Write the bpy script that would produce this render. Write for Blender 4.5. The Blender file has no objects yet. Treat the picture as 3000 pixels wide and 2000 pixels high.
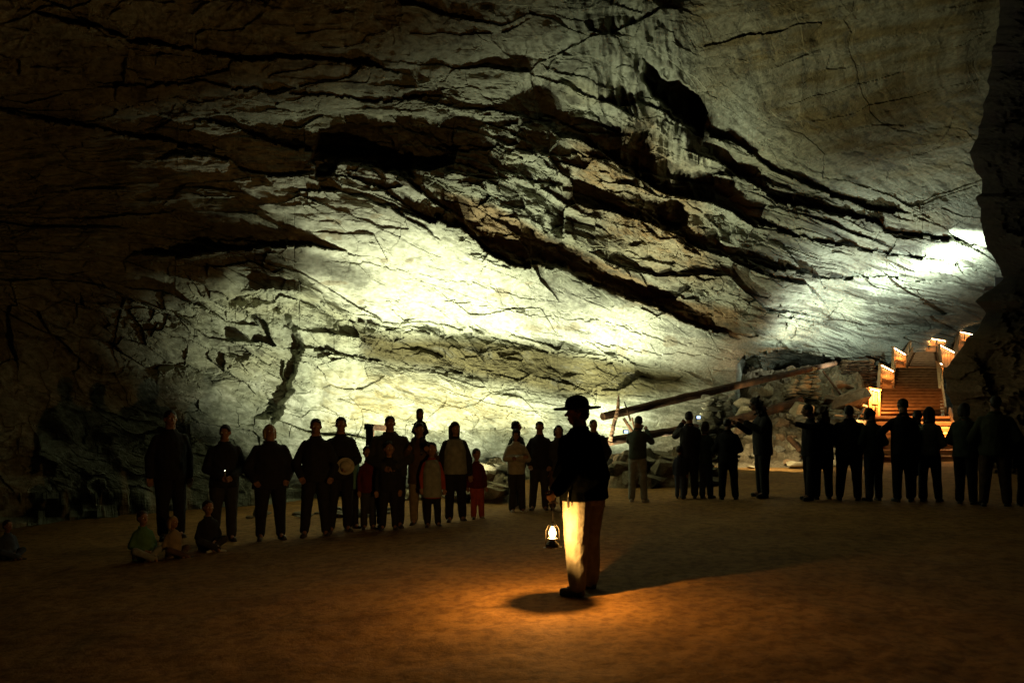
import bpy, bmesh, math, random
import numpy as np
from mathutils import Vector, Matrix, Quaternion

random.seed(7)
SC = bpy.context.scene
COL = SC.collection
F = 1829.0          # focal length in photo pixels (photo taken as 2352 x 1568)
CU, HV, EYE = 1176.0, 940.0, 1.7


def P(u, v, Y):
    """point seen at photo pixel (u, v) at distance Y in front of the eye"""
    return Vector(((u - CU) / F * Y, Y, EYE + (HV - v) / F * Y))


def tag(o, label=None, cat=None, group=None, kind=None):
    if label: o['label'] = label
    if cat: o['category'] = cat
    if group: o['group'] = group
    if kind: o['kind'] = kind
    return o


def empty(name, loc, rz=0.0):
    o = bpy.data.objects.new(name, None)
    o.empty_display_size = 0.2
    o.location = loc
    o.rotation_euler = (0, 0, rz)
    COL.objects.link(o)
    return o


def link(name, me, mat=None, parent=None):
    o = bpy.data.objects.new(name, me)
    COL.objects.link(o)
    if mat is not None and len(me.materials) == 0:
        me.materials.append(mat)
    if parent is not None:
        o.parent = parent
    return o


class MB:
    """collects vertices and faces of simple solids into one mesh"""
    def __init__(s):
        s.v = []; s.f = []

    def add(s, vs, fs):
        n = len(s.v)
        s.v += [tuple(p) for p in vs]
        s.f += [tuple(i + n for i in f) for f in fs]

    def box(s, c, size, rot=None):
        x, y, z = (k / 2 for k in size)
        vs = [Vector((a, b, d)) for a in (-x, x) for b in (-y, y) for d in (-z, z)]
        if rot is not None: vs = [rot @ p for p in vs]
        s.add([p + Vector(c) for p in vs], [(0, 1, 3, 2), (4, 6, 7, 5), (0, 4, 5, 1), (2, 3, 7, 6), (0, 2, 6, 4), (1, 5, 7, 3)])

    def beam(s, p0, p1, w, h, up=(0, 0, 1)):
        p0, p1 = Vector(p0), Vector(p1)
        d = (p1 - p0).normalized()
        up = Vector(up)
        side = d.cross(up)
        if side.length < 1e-4: side = d.cross(Vector((1, 0, 0)))
        side.normalize()
        u2 = side.cross(d).normalized()
        vs = [q + side * a * w / 2 + u2 * b * h / 2 for q in (p0, p1) for a, b in ((-1, -1), (1, -1), (1, 1), (-1, 1))]
        s.add(vs, [(3, 2, 1, 0), (4, 5, 6, 7), (0, 1, 5, 4), (1, 2, 6, 5), (2, 3, 7, 6), (3, 0, 4, 7)])

    def tube(s, pts, rad, n=10, cap=True, wob=0.0, seed=0, squash=None):
        """swept round section through pts with a radius at each"""
        rnd = random.Random(seed)
        pts = [Vector(p) for p in pts]
        rings = []
        prev = None
        for i, p in enumerate(pts):
            d = (pts[min(i + 1, len(pts) - 1)] - pts[max(i - 1, 0)]).normalized()
            if prev is None:
                a = d.cross(Vector((0, 0, 1)))
                if a.length < 1e-3: a = d.cross(Vector((1, 0, 0)))
                a.normalize()
            else:
                a = (prev - d * prev.dot(d)).normalized()
            prev = a
            b = d.cross(a)
            r = rad[i]
            ring = []
            for k in range(n):
                t = 2 * math.pi * k / n
                rr = r * (1 + (rnd.random() - .5) * wob)
                ring.append(p + a * math.cos(t) * rr + b * math.sin(t) * rr)
            rings.append(ring)
        vs = [q for r in rings for q in r]
        fs = []
        for i in range(len(rings) - 1):
            for k in range(n):
                k2 = (k + 1) % n
                fs.append((i * n + k, i * n + k2, (i + 1) * n + k2, (i + 1) * n + k))
        if cap:
            fs.append(tuple(reversed(range(n))))
            fs.append(tuple((len(rings) - 1) * n + k for k in range(n)))
        s.add(vs, fs)

    def capsule(s, p0, r0, p1, r1, n=12):
        p0, p1 = Vector(p0), Vector(p1)
        d = (p1 - p0)
        L = d.length
        d = d / L if L > 1e-6 else Vector((0, 0, 1))
        pts, rad = [], []
        for k in range(4):
            t = math.pi / 2 * (1 - k / 4.0)
            if k == 0: t = math.pi / 2 * .93
            pts.append(p0 - d * r0 * math.sin(t)); rad.append(r0 * math.cos(t))
        pts.append(p0); rad.append(r0)
        pts.append(p1); rad.append(r1)
        for k in range(1, 5):
            t = math.pi / 2 * (k / 4.0)
            if k == 4: t = math.pi / 2 * .93
            pts.append(p1 + d * r1 * math.sin(t)); rad.append(r1 * math.cos(t))
        s.tube(pts, rad, n)

    def loft(s, rings, n=16):
        """rings: (x, y, z, rx, ry) horizontal ellipses from bottom to top, capped"""
        vs = []; fs = []
        for (x, y, z, rx, ry) in rings:
            for k in range(n):
                t = 2 * math.pi * k / n
                vs.append((x + rx * math.cos(t), y + ry * math.sin(t), z))
        for i in range(len(rings) - 1):
            for k in range(n):
                k2 = (k + 1) % n
                fs.append((i * n + k, i * n + k2, (i + 1) * n + k2, (i + 1) * n + k))
        fs.append(tuple(reversed(range(n))))
        fs.append(tuple((len(rings) - 1) * n + k for k in range(n)))
        s.add(vs, fs)

    def ell(s, c, r, n=14, m=9, rot=None):
        c = Vector(c)
        vs = [Vector((0, 0, -r[2]))]; fs = []
        for j in range(1, m):
            ph = -math.pi / 2 + math.pi * j / m
            for k in range(n):
                t = 2 * math.pi * k / n
                vs.append(Vector((r[0] * math.cos(ph) * math.cos(t), r[1] * math.cos(ph) * math.sin(t), r[2] * math.sin(ph))))
        vs.append(Vector((0, 0, r[2])))
        for k in range(n):
            fs.append((0, 1 + (k + 1) % n, 1 + k))
        for j in range(m - 2):
            for k in range(n):
                a = 1 + j * n + k; b = 1 + j * n + (k + 1) % n
                fs.append((a, b, b + n, a + n))
        top = len(vs) - 1
        for k in range(n):
            fs.append((top, 1 + (m - 2) * n + k, 1 + (m - 2) * n + (k + 1) % n))
        if rot is not None: vs = [rot @ p for p in vs]
        s.add([p + c for p in vs], fs)

    def mesh(s, name, smooth=False):
        me = bpy.data.meshes.new(name)
        me.from_pydata(s.v, [], s.f)
        me.update()
        if smooth: me.polygons.foreach_set('use_smooth', [True] * len(me.polygons))
        return me

    def build(s, name, mat, parent=None, smooth=False):
        return link(name, s.mesh(name, smooth), mat, parent)


def remeshed(mb, name, voxel, smooth=3, fac=.5):
    """one continuous skin round the overlapping solids in mb"""
    me = mb.mesh(name + '_src')
    o = bpy.data.objects.new(name + '_src', me)
    COL.objects.link(o)
    r = o.modifiers.new('r', 'REMESH'); r.mode = 'VOXEL'; r.voxel_size = voxel; r.use_smooth_shade = True
    if smooth:
        m = o.modifiers.new('s', 'SMOOTH'); m.factor = fac; m.iterations = smooth
    dg = bpy.context.evaluated_depsgraph_get()
    out = bpy.data.meshes.new_from_object(o.evaluated_get(dg))
    out.name = name
    bpy.data.objects.remove(o); bpy.data.meshes.remove(me)
    return out


# ---------------------------------------------------------------- numpy noise
def _h(ix, iy, iz, seed):
    x = ix.astype(np.int64).astype(np.uint64); y = iy.astype(np.int64).astype(np.uint64); z = iz.astype(np.int64).astype(np.uint64)
    h = (x * np.uint64(73856093)) ^ (y * np.uint64(19349663)) ^ (z * np.uint64(83492791)) ^ np.uint64((seed * 2654435761) & 0xffffffff)
    h = (h ^ (h >> np.uint64(13))) * np.uint64(1274126177)
    h = h & np.uint64(0xffffffff)
    h = (h ^ (h >> np.uint64(16))) * np.uint64(2246822519)
    h = h & np.uint64(0xffffffff)
    h = h ^ (h >> np.uint64(15))
    return (h & np.uint64(0xffffff)).astype(np.float64) / float(0xffffff)


def vn2(x, y, seed=0):
    ix = np.floor(x); iy = np.floor(y)
    fx = x - ix; fy = y - iy
    fx = fx * fx * (3 - 2 * fx); fy = fy * fy * (3 - 2 * fy)
    z = np.zeros_like(ix)
    a = _h(ix, iy, z, seed); b = _h(ix + 1, iy, z, seed); c = _h(ix, iy + 1, z, seed); d = _h(ix + 1, iy + 1, z, seed)
    return (a + (b - a) * fx) * (1 - fy) + (c + (d - c) * fx) * fy - .5


def fbm(x, y, o=4, seed=0, g=.5):
    s = 0; a = 1; t = 0
    for k in range(o):
        s = s + a * vn2(x, y, seed + k * 17); t += a
        x = x * 2.03 + 11.3; y = y * 2.03 - 5.7; a *= g
    return s / t * 2


def ridged(x, y, o=4, seed=0):
    s = 0; a = 1; t = 0
    for k in range(o):
        s = s + a * (1 - np.abs(vn2(x, y, seed + k * 13)) * 4); t += a
        x = x * 2.07 + 3.1; y = y * 2.07 + 7.7; a *= .5
    return s / t


def vor(x, y, seed=0, jit=.9):
    """nearest cell: three random values, offset from its centre, distance to the cell border"""
    ix = np.floor(x); iy = np.floor(y)
    z = np.zeros_like(ix)
    d1 = np.full(x.shape, 9.); d2 = np.full(x.shape, 9.)
    ca = np.zeros(x.shape); cb = np.zeros(x.shape); cx = np.zeros(x.shape); cy = np.zeros(x.shape)
    for a in (-1, 0, 1):
        for b in (-1, 0, 1):
            gx = ix + a; gy = iy + b
            px = gx + .5 + (_h(gx, gy, z, seed) - .5) * jit
            py = gy + .5 + (_h(gx, gy, z, seed + 5) - .5) * jit
            d = np.hypot(x - px, y - py)
            m = d < d1
            d2 = np.where(m, d1, np.minimum(d2, d))
            ca = np.where(m, gx, ca); cb = np.where(m, gy, cb)
            cx = np.where(m, px, cx); cy = np.where(m, py, cy)
            d1 = np.where(m, d, d1)
    r1 = _h(ca, cb, z, seed + 31) - .5; r2 = _h(ca, cb, z, seed + 32) - .5; r3 = _h(ca, cb, z, seed + 33) - .5
    return r1, r2, r3, x - cx, y - cy, d2 - d1


def facets(x, y, seed, step=1.0, tilt=1.0):
    r1, r2, r3, dx, dy, e = vor(x, y, seed)
    return r1 * step + (r2 * dx + r3 * dy) * 2 * tilt


def ss(a, b, x):
    t = np.clip((x - a) / (b - a), 0, 1)
    return t * t * (3 - 2 * t)


def poly_sd(U, V, pts):
    """signed distance (px) to a polygon, positive inside"""
    pts = np.array(pts, float)
    d = np.full(U.shape, 1e9); ins = np.zeros(U.shape, bool)
    n = len(pts)
    for i in range(n):
        x0, y0 = pts[i]; x1, y1 = pts[(i + 1) % n]
        ex, ey = x1 - x0, y1 - y0
        t = np.clip(((U - x0) * ex + (V - y0) * ey) / (ex * ex + ey * ey + 1e-9), 0, 1)
        d = np.minimum(d, np.hypot(U - x0 - t * ex, V - y0 - t * ey))
        c = ((y0 > V) != (y1 > V)) & (U < (x1 - x0) * (V - y0) / (y1 - y0 + 1e-12) + x0)
        ins ^= c
    return np.where(ins, d, -d)


# ---------------------------------------------------------------- materials
def mat(name, col, rough=.8, noise=0.0, scale=6.0, bump=0.0, spec=.3, bscale=None, metal=0.0, col2=None):
    m = bpy.data.materials.new(name)
    m.use_nodes = True
    nt = m.node_tree; nt.nodes.clear()
    out = nt.nodes.new('ShaderNodeOutputMaterial')
    b = nt.nodes.new('ShaderNodeBsdfPrincipled')
    nt.links.new(b.outputs[0], out.inputs[0])
    b.inputs['Roughness'].default_value = rough
    b.inputs['Specular IOR Level'].default_value = spec
    b.inputs['Metallic'].default_value = metal
    tc = nt.nodes.new('ShaderNodeTexCoord')
    n = nt.nodes.new('ShaderNodeTexNoise'); n.inputs['Scale'].default_value = scale; n.inputs['Detail'].default_value = 6
    nt.links.new(tc.outputs['Object'], n.inputs['Vector'])
    r = nt.nodes.new('ShaderNodeValToRGB')
    c2 = col2 or tuple(min(1, c * (1 + noise)) for c in col)
    c1 = tuple(c * (1 - noise) for c in col) if col2 is None else col
    r.color_ramp.elements[0].position = .3; r.color_ramp.elements[0].color = (*c1, 1)
    r.color_ramp.elements[1].position = .7; r.color_ramp.elements[1].color = (*c2, 1)
    nt.links.new(n.outputs['Fac'], r.inputs[0]); nt.links.new(r.outputs[0], b.inputs['Base Color'])
    if bump:
        n2 = nt.nodes.new('ShaderNodeTexNoise'); n2.inputs['Scale'].default_value = bscale or scale * 3; n2.inputs['Detail'].default_value = 5
        nt.links.new(tc.outputs['Object'], n2.inputs['Vector'])
        bp = nt.nodes.new('ShaderNodeBump'); bp.inputs['Strength'].default_value = 1; bp.inputs['Distance'].default_value = bump
        nt.links.new(n2.outputs['Fac'], bp.inputs['Height']); nt.links.new(bp.outputs[0], b.inputs['Normal'])
    return m


def emis(name, col, s):
    m = bpy.data.materials.new(name); m.use_nodes = True
    nt = m.node_tree; nt.nodes.clear()
    out = nt.nodes.new('ShaderNodeOutputMaterial'); e = nt.nodes.new('ShaderNodeEmission')
    e.inputs[0].default_value = (*col, 1); e.inputs[1].default_value = s
    nt.links.new(e.outputs[0], out.inputs[0])
    return m
# ================================================================ CAVE
def ground_z(x, y):
    """sand floor: falls gently to the left, rises a little to the right"""
    return np.where(x < 0, .035 * x, .014 * x)


def gz(x, y):
    return float(ground_z(np.array(float(x)), np.array(float(y))))


TU = np.array([-2600, -700, 0, 350, 700, 1000, 1300, 1600, 1900, 2200, 2400, 3000, 4600], float)
TV = np.array([-2600, -500, 0, 300, 430, 520, 650, 760, 850, 940, 1400], float)
TY = np.array([
    [3.0, 4.0, 4.2, 4.5, 5.0, 5.0, 5.0, 5.2, 5.6, 6.0, 6.0, 5, 3],
    [4.5, 5.5, 5.9, 6.3, 6.6, 6.8, 7.2, 7.8, 8.6, 9.4, 10., 9, 5],
    [5.0, 7.0, 8.9, 9.8, 10.3, 10.9, 11.8, 13.0, 14.5, 16., 17., 14, 6],
    [5.0, 8.3, 11.4, 12.4, 13.0, 13.6, 15.0, 17.2, 20., 23., 24., 19, 6],
    [5.0, 8.6, 11.8, 12.7, 13.2, 14.0, 16.0, 19.4, 23.5, 26., 27., 21, 6],
    [5.0, 8.8, 12.0, 13.0, 13.5, 14.6, 17.0, 21.0, 25.5, 28., 29., 22, 6],
    [5.0, 9.0, 12.4, 13.7, 14.7, 15.9, 18.2, 22.6, 28.5, 35., 37., 24, 6],
    [5.0, 9.2, 12.8, 14.3, 15.6, 17.0, 19.3, 24.2, 32., 46., 50., 25, 6],
    [5.0, 9.3, 13.0, 14.8, 16.2, 17.6, 19.9, 25.5, 33., 48., 52., 25, 6],
    [5.0, 9.4, 13.2, 14.9, 16.3, 17.7, 20.0, 25.5, 33., 48., 52., 25, 6],
    [5.0, 9.4, 13.2, 14.9, 16.3, 17.7, 20.0, 25.5, 33., 48., 52., 25, 6]])


def cubic_axis(xk, tab, x):
    """monotone-ish cubic (Catmull-Rom on uneven knots) along axis 0"""
    n = len(xk)
    m = np.zeros_like(tab)
    for i in range(n):
        a = max(i - 1, 0); b = min(i + 1, n - 1)
        m[i] = (tab[b] - tab[a]) / (xk[b] - xk[a])
    i = np.clip(np.searchsorted(xk, x) - 1, 0, n - 2)
    h = (xk[i + 1] - xk[i]); t = (x - xk[i]) / h
    t = t[:, None]; h = h[:, None]
    return ((2 * t**3 - 3 * t**2 + 1) * tab[i] + (t**3 - 2 * t**2 + t) * h * m[i]
            + (-2 * t**3 + 3 * t**2) * tab[i + 1] + (t**3 - t**2) * h * m[i + 1])


def base_depth(us, vs):
    a = cubic_axis(TV, TY, vs)              # len(vs) x len(TU)
    return cubic_axis(TU, a.T, us).T        # len(vs) x len(us)


# bedding ledges: lip line, protrusion below it, recess above it (metres), decay lengths in px
LEDGES = [
    # lower rim of the pale slab over the darker wall
    dict(p=[(560, 690), (620, 668), (680, 668), (740, 700), (790, 725), (850, 752), (930, 773), (1010, 771), (1070, 766), (1140, 774), (1200, 790), (1300, 812), (1400, 826), (1500, 838), (1600, 856), (1700, 868)],
         A=-.45, B=-.25, L=60, M=60, f=(540, 640, 1450, 1600)),
    # lip of the pale slab under the long brown recess
    dict(p=[(900, 470), (985, 512), (1060, 525), (1117, 576), (1184, 614), (1284, 612), (1351, 650), (1434, 685), (1518, 707), (1573, 737), (1696, 779), (1740, 790)],
         A=.35, B=.95, L=90, M=46, f=(880, 990, 1640, 1712)),
    # upper slabs to the left of it
    dict(p=[(700, 365), (790, 366), (860, 385), (930, 412), (1000, 470), (1060, 500)], A=.25, B=.5, L=40, M=30, f=(700, 790, 1010, 1062)),
    dict(p=[(780, 405), (850, 425), (905, 455), (960, 490)], A=.18, B=.30, L=30, M=16, f=(760, 790, 940, 980)),
    dict(p=[(470, 275), (540, 292), (600, 320), (680, 345), (740, 345)], A=.22, B=.42, L=60, M=26, f=(430, 510, 700, 760)),
    dict(p=[(340, 372), (400, 358), (470, 355), (530, 372), (560, 392), (640, 405), (700, 405)], A=.15, B=.30, L=70, M=18, f=(340, 400, 690, 720)),
    dict(p=[(640, 448), (700, 440), (760, 438), (830, 452), (900, 480), (960, 520), (1010, 545)], A=.12, B=.22, L=60, M=14, f=(640, 700, 960, 1030)),
    # shelf that shades the upper left hollow
    dict(p=[(150, 690), (230, 630), (300, 585), (420, 590), (560, 574), (690, 563), (760, 572), (850, 592)], A=.55, B=.45, L=55, M=80, f=(260, 420, 640, 850)),
    dict(p=[(420, 700), (520, 690), (600, 668), (660, 672), (730, 705), (770, 730)], A=-.9, B=-.0, L=60, M=20, f=(430, 540, 740, 790)),
    # faint bedding in the slab
    dict(p=[(1000, 700), (1080, 702), (1160, 706), (1250, 706), (1330, 722), (1400, 742), (1480, 752)], A=-.06, B=0, L=12, M=8, f=(930, 1020, 1400, 1500)),
    dict(p=[(930, 690), (1080, 700), (1240, 722), (1380, 738), (1480, 770), (1620, 800), (1740, 818)], A=.03, B=.05, L=20, M=6, f=(960, 1040, 1700, 1760)),
    dict(p=[(1250, 770), (1380, 790), (1500, 812), (1620, 818), (1740, 828), (1800, 835)], A=.04, B=.07, L=20, M=6, f=(1300, 1380, 1760, 1820)),
    dict(p=[(760, 600), (880, 610), (1000, 640), (1100, 655), (1220, 690), (1330, 700)], A=.03, B=.04, L=30, M=6, f=(700, 800, 1240, 1340)),
    # lower wall bedding
    dict(p=[(830, 820), (930, 838), (1030, 842), (1120, 852), (1220, 865), (1340, 878), (1420, 880)], A=-.12, B=0, L=16, M=8, f=(780, 860, 1280, 1420)),
    dict(p=[(860, 836), (1000, 848), (1120, 866), (1240, 872)], A=-.12, B=0.05, L=10, M=8, f=(840, 900, 1180, 1260)),
    dict(p=[(640, 800), (760, 806), (830, 820), (900, 838)], A=.1, B=.2, L=20, M=12, f=(630, 700, 850, 900)),
    dict(p=[(845, 978), (960, 986), (1040, 990), (1130, 984), (1260, 982), (1420, 994), (1600, 1002)], A=-.32, B=0, L=26, M=10, f=(835, 850, 1300, 1420)),
    dict(p=[(1500, 985), (1580, 990), (1700, 990)], A=-.2, B=0, L=16, M=10, f=(1480, 1540, 1640, 1720)),
    # right hand strata
    dict(p=[(1600, 300), (1621, 307), (1681, 327), (1721, 347), (1748, 374), (1801, 402), (1868, 430), (1938, 457), (1985, 478), (2080, 492), (2250, 512)], A=.3, B=.5, L=60, M=16, f=(1600, 1630, 2000, 2160)),
    dict(p=[(1560, 330), (1618, 347), (1678, 388), (1735, 424), (1788, 464), (1851, 480), (1918, 494), (2001, 510), (2057, 539), (2190, 556), (2270, 575)], A=.35, B=.75, L=60, M=30, f=(1590, 1640, 2160, 2290)),
    dict(p=[(1500, 500), (1600, 560), (1690, 592), (1773, 619), (1890, 639), (2056, 640), (2160, 650), (2270, 662)], A=.35, B=.35, L=40, M=16, f=(1560, 1680, 2100, 2290)),
    dict(p=[(1640, 450), (1720, 500), (1800, 530), (1900, 560), (2000, 580), (2150, 600), (2280, 620)], A=.25, B=.4, L=30, M=12, f=(1650, 1760, 2200, 2290)),
    dict(p=[(1760, 720), (1850, 735), (1950, 748), (2100, 752), (2250, 760)], A=.2, B=.35, L=26, M=12, f=(1720, 1830, 2150, 2260)),
    # dark mouth under the right wall
    dict(p=[(1690, 838), (1710, 822), (1743, 810), (1823, 808), (1906, 822), (1960, 834), (2100, 850)], A=-4.5, B=0, L=400, M=10, f=(1690, 1712, 2400, 2500)),
    # upper dome ledges
    dict(p=[(60, 20), (200, 60), (300, 95), (420, 115), (560, 140), (700, 135), (860, 150), (960, 180)], A=.25, B=.35, L=50, M=18, f=(30, 160, 820, 960)),
    dict(p=[(0, 255), (120, 280), (240, 300), (380, 325), (470, 345), (560, 350)], A=.25, B=.35, L=70, M=22, f=(-300, -200, 430, 540)),
    dict(p=[(200, 185), (330, 200), (460, 190), (560, 205), (700, 215), (860, 235), (1000, 215), (1080, 255)], A=.2, B=.3, L=50, M=14, f=(180, 260, 960, 1080)),
    dict(p=[(940, 330), (1040, 345), (1140, 335), (1250, 360), (1330, 355), (1420, 380), (1500, 400)], A=.2, B=.35, L=30, M=12, f=(950, 1030, 1440, 1520)),
    dict(p=[(1100, 385), (1200, 405), (1290, 430), (1380, 470), (1460, 520)], A=.2, B=.3, L=30, M=10, f=(1110, 1170, 1400, 1480)),
    dict(p=[(1120, 300), (1200, 285), (1260, 270), (1340, 300), (1420, 320), (1500, 290)], A=.2, B=.35, L=30, M=10, f=(1130, 1180, 1400, 1460)),
]


def cave_wall():
    us = np.concatenate([np.linspace(-2600, -60, 70)[:-1], np.linspace(-60, 2420, 1060), np.linspace(2420, 4600, 50)[1:]])
    vs = np.concatenate([np.linspace(-2600, -40, 60)[:-1], np.linspace(-40, 1130, 520), np.linspace(1130, 1400, 20)[1:]])
    U, V = np.meshgrid(us, vs)
    Y = base_depth(us, vs)
    inn = ss(-900, -100, U) * ss(-700, -60, V)
    # warp so nothing is straight
    wu = 26 * fbm(U / 130, V / 90, 3, 3) + 2.5 * fbm(U / 22, V / 18, 2, 5)
    wv = 15 * fbm(U / 110, V / 80, 3, 8) + 2 * fbm(U / 26, V / 18, 3, 9)
    # bedding coordinate: lines run down to the right like the strata
    tilt = np.where(U < 1650, .30, .24) * 1.0
    S = V - .30 * (U - 1100) * ss(300, 700, V + .2 * U) * ss(1500, 560, V)
    # ---- ledges
    D = np.zeros_like(Y)
    for k, l in enumerate(LEDGES):
        px = np.array([q[0] for q in l['p']], float); py = np.array([q[1] for q in l['p']], float)
        blocky = facets(us / 17.0, np.zeros_like(us) + k * 3.3, 50 + k, 9, 5)
        line = np.interp(us, px, py) + 5 * fbm(us / 60, us * 0 + k, 3, 60 + k) + blocky * .8
        a, b, c, d = l['f']
        w = ss(a, b, us) * (1 - ss(c, d, us))
        w = w * (.75 + .5 * vn2(us / 50, us * 0 + k * 1.7, 77)) * (.6 if k > 25 else 1)
        dv = V - line[None, :] - .35 * (wv * .5)
        below = -l['A'] * np.exp(-np.clip(dv, 0, None) / l['L'])
        above = l['B'] * np.exp(-np.clip(-dv, 0, None) / l['M'])
        t = ss(-1.5, 1.5, dv)
        D += w[None, :] * (below * t + above * (1 - t))
    # ---- regional roughness weights
    smooth_slab = ss(-25, 25, poly_sd(U, V, [(640, 560), (760, 440), (1000, 520), (1180, 630), (1500, 715), (1700, 790), (1700, 860), (1400, 820), (1060, 760), (850, 740), (740, 680)]))
    smooth_low = ss(-25, 25, poly_sd(U, V, [(-300, 800), (300, 860), (560, 860), (900, 850), (1250, 900), (1700, 880), (1700, 1100), (500, 1250)]))
    smooth_dome = ss(-60, 60, poly_sd(U, V, [(1640, 290), (1600, 180), (1560, -60), (2500, -60), (2500, 500), (2240, 520), (1960, 470), (1750, 370)]))
    smooth_left = ss(-40, 40, poly_sd(U, V, [(-200, 230), (300, 290), (700, 330), (700, 540), (560, 560), (300, 600), (-200, 900)]))
    rough = 1 - .86 * smooth_slab - .80 * smooth_low - .9 * smooth_dome - .75 * smooth_left
    rough = np.clip(rough, .05, 1) * (1 - .55 * ss(460, 200, V)) * .85
    mid = ss(-60, 60, poly_sd(U, V, [(950, 290), (1250, 230), (1620, 300), (1760, 560), (1760, 830), (1560, 740), (1300, 600), (1100, 480), (960, 400)]))
    rough *= 1 + .7 * mid
    flow = ss(-50, 40, poly_sd(U, V, [(1320, -60), (1540, -60), (1560, 140), (1620, 330), (1640, 560), (1440, 520), (1400, 300), (1330, 160)]))
    # ---- broken rock
    x = U + wu; y = S + wv
    hz = Y / 16.0
    D += rough * .62 * facets(x / 210, y / 84, 11, 1.0, .8)
    D += rough * .24 * facets(x / 92, y / 40, 12, 1.0, 1.0)
    chip = ss(-.05, .25, fbm(U / 120, V / 80, 3, 18))
    D += rough * .10 * (.25 + chip) * facets(x / 36, y / 19, 13, 1.0, 1.1)
    D += rough * .03 * (.2 + chip) * facets(x / 15, y / 9, 14, 1.0, 1.2)
    D += .20 * (.35 + .65 * ss(150, 420, V)) * (1 - smooth_slab * .95) * (1 - smooth_dome * .9) * ss(-.1, .2, fbm(U / 260, V / 120, 2, 19)) * facets(x / 420, y / 70, 15, 1.0, 1.0)
    D += .30 * fbm(U / 260, V / 200, 3, 21) + .10 * fbm(x / 70, y / 34, 3, 22)
    D += (.008 + .022 * rough) * fbm(x / 17, y / 7, 4, 23)
    # beds: thin long steps in the slab and in the right hand wall
    bed = facets(x / 230, y / 17, 31, 1.0, .5)
    right = ss(1640, 1800, U) * ss(330, 430, V)
    D += bed * ss(-.1, .25, fbm(U / 200, V / 70, 2, 20)) * (.030 * smooth_slab + .03 * smooth_low + .26 * right * (1 - smooth_dome) + .03 * (1 - smooth_slab) * (1 - .8 * smooth_dome))
    bed2 = facets(x / 90, y / 9, 32, 1.0, .5)
    D += bed2 * (.004 + .008 * (1 - smooth_slab) + .07 * right * (1 - smooth_dome))
    # cracks
    cr = vor((x + 30 * fbm(U / 40, V / 30, 3, 45)) / 150, (y + 16 * fbm(U / 50, V / 24, 3, 46)) / 34, 41)[5]
    D += (.05 - .02 * smooth_slab) * (1 - ss(0, .05, cr)) * ss(.02, .25, fbm(U / 70, V / 50, 3, 47)) * (1 - smooth_dome * .8)
    # vertical ribs and folds running up the chimney in the middle
    rib = ridged((U + 40 * fbm(V / 120, U / 300, 2, 71)) / 62, V / 420, 3, 72)
    D -= flow * .55 * rib + flow * .30 * fbm(U / 26, V / 60, 3, 73)
    # fluting on the upper left dome
    dome = ss(330, 120, V) * (1 - smooth_dome) * (1 - flow)
    D -= dome * .15 * ridged((U + .5 * V + wu) / 85, (V + wu * .6) / 130, 3, 74)
    D -= dome * .07 * ridged((U - .4 * V + wu) / 36, (V + wv) / 46, 3, 75)
    # scallops on the smooth right dome
    D += smooth_dome * (.05 * ridged((U + V * .2) / 90, (V + .25 * U) / 22, 4, 76) + .04 * facets((U + V * .3 + wu) / 210, (V + .2 * U + wv) / 46, 77, 1, 1.6))

    def pocket(pts, depth, soft=8, rag=14, seed=0):
        sd = poly_sd(U + rag * fbm(U / 30, V / 30, 3, 90 + seed), V + rag * fbm(U / 26, V / 30, 3, 91 + seed), pts)
        return depth * ss(-soft * .3, soft, sd)
    # dark hollows
    D += pocket([(735, 300), (790, 285), (870, 296), (905, 325), (945, 350), (948, 405), (905, 398), (850, 370), (800, 360), (770, 400), (720, 410), (715, 372)], .9, 5, 14, 1)
    D += pocket([(1478, 130), (1530, 170), (1600, 215), (1622, 255), (1618, 312), (1565, 285), (1510, 235), (1480, 190)], 1.3, 8, 16, 2)
    D += pocket([(1070, 510), (1130, 470), (1300, 560), (1500, 655), (1640, 720), (1640, 745), (1480, 690), (1280, 612), (1180, 600)], .45, 10, 16, 4)
    D += pocket([(1505, 480), (1545, 440), (1580, 470), (1575, 520), (1530, 540)], .6, 8, 12, 5)
    D += pocket([(570, 720), (600, 860), (580, 960), (625, 980), (660, 930), (700, 800), (690, 740), (630, 700)], .5, 14, 20, 6)
    # a blocky buttress in the left half that throws the long straight shadow
    D -= .35 * ss(-6, 30, poly_sd(U, V, [(560, 668), (630, 640), (700, 655), (745, 700), (700, 690), (620, 690)]))
    # rising floor of the hollow, kept in front of the ground
    Y2 = Y + D * (0.35 + .65 * np.clip(hz, .6, 1.6)) * inn + (1 - inn) * .6 * fbm(U / 200, V / 200, 4, 99)
    X = (U - CU) / F * Y2
    Z = EYE + (HV - V) / F * Y2
    # ---- albedo: limestone greys, tan and brown beds, soot and pale patches, and slabs paled to look lit
    n1 = fbm(U / 150, V / 70, 4, 101); n2 = fbm(x / 40, y / 16, 4, 102); n3 = fbm(x / 9, y / 5, 3, 103)
    grey = np.array([.34, .355, .27]); pale = np.array([.60, .61, .50]); tan = np.array([.38, .35, .20]); brown = np.array([.17, .115, .045]); soot = np.array([.09, .085, .06])
    C = np.ones(U.shape + (3,)) * grey

    def mixc(C, col, w):
        w = np.clip(w, 0, 1)[..., None]
        return C * (1 - w) + col * w
    C = mixc(C, tan, ss(-.1, .7, n1) * .35)
    C = mixc(C, pale, np.maximum(smooth_slab * .9, ss(-10, 20, poly_sd(U, V, [(360, 385), (500, 290), (720, 350), (960, 400), (1060, 500), (900, 560), (640, 500)])) * .75))  # upper left polygon paled, painting in the light on its slabs
    yel = ss(-40, 60, poly_sd(U, V, [(735, 860), (900, 850), (1130, 900), (1250, 960), (1200, 985), (740, 985)]))
    C = mixc(C, np.array([.52, .44, .24]), yel * .8 * ss(-.5, .3, n2 + .4))
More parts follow.
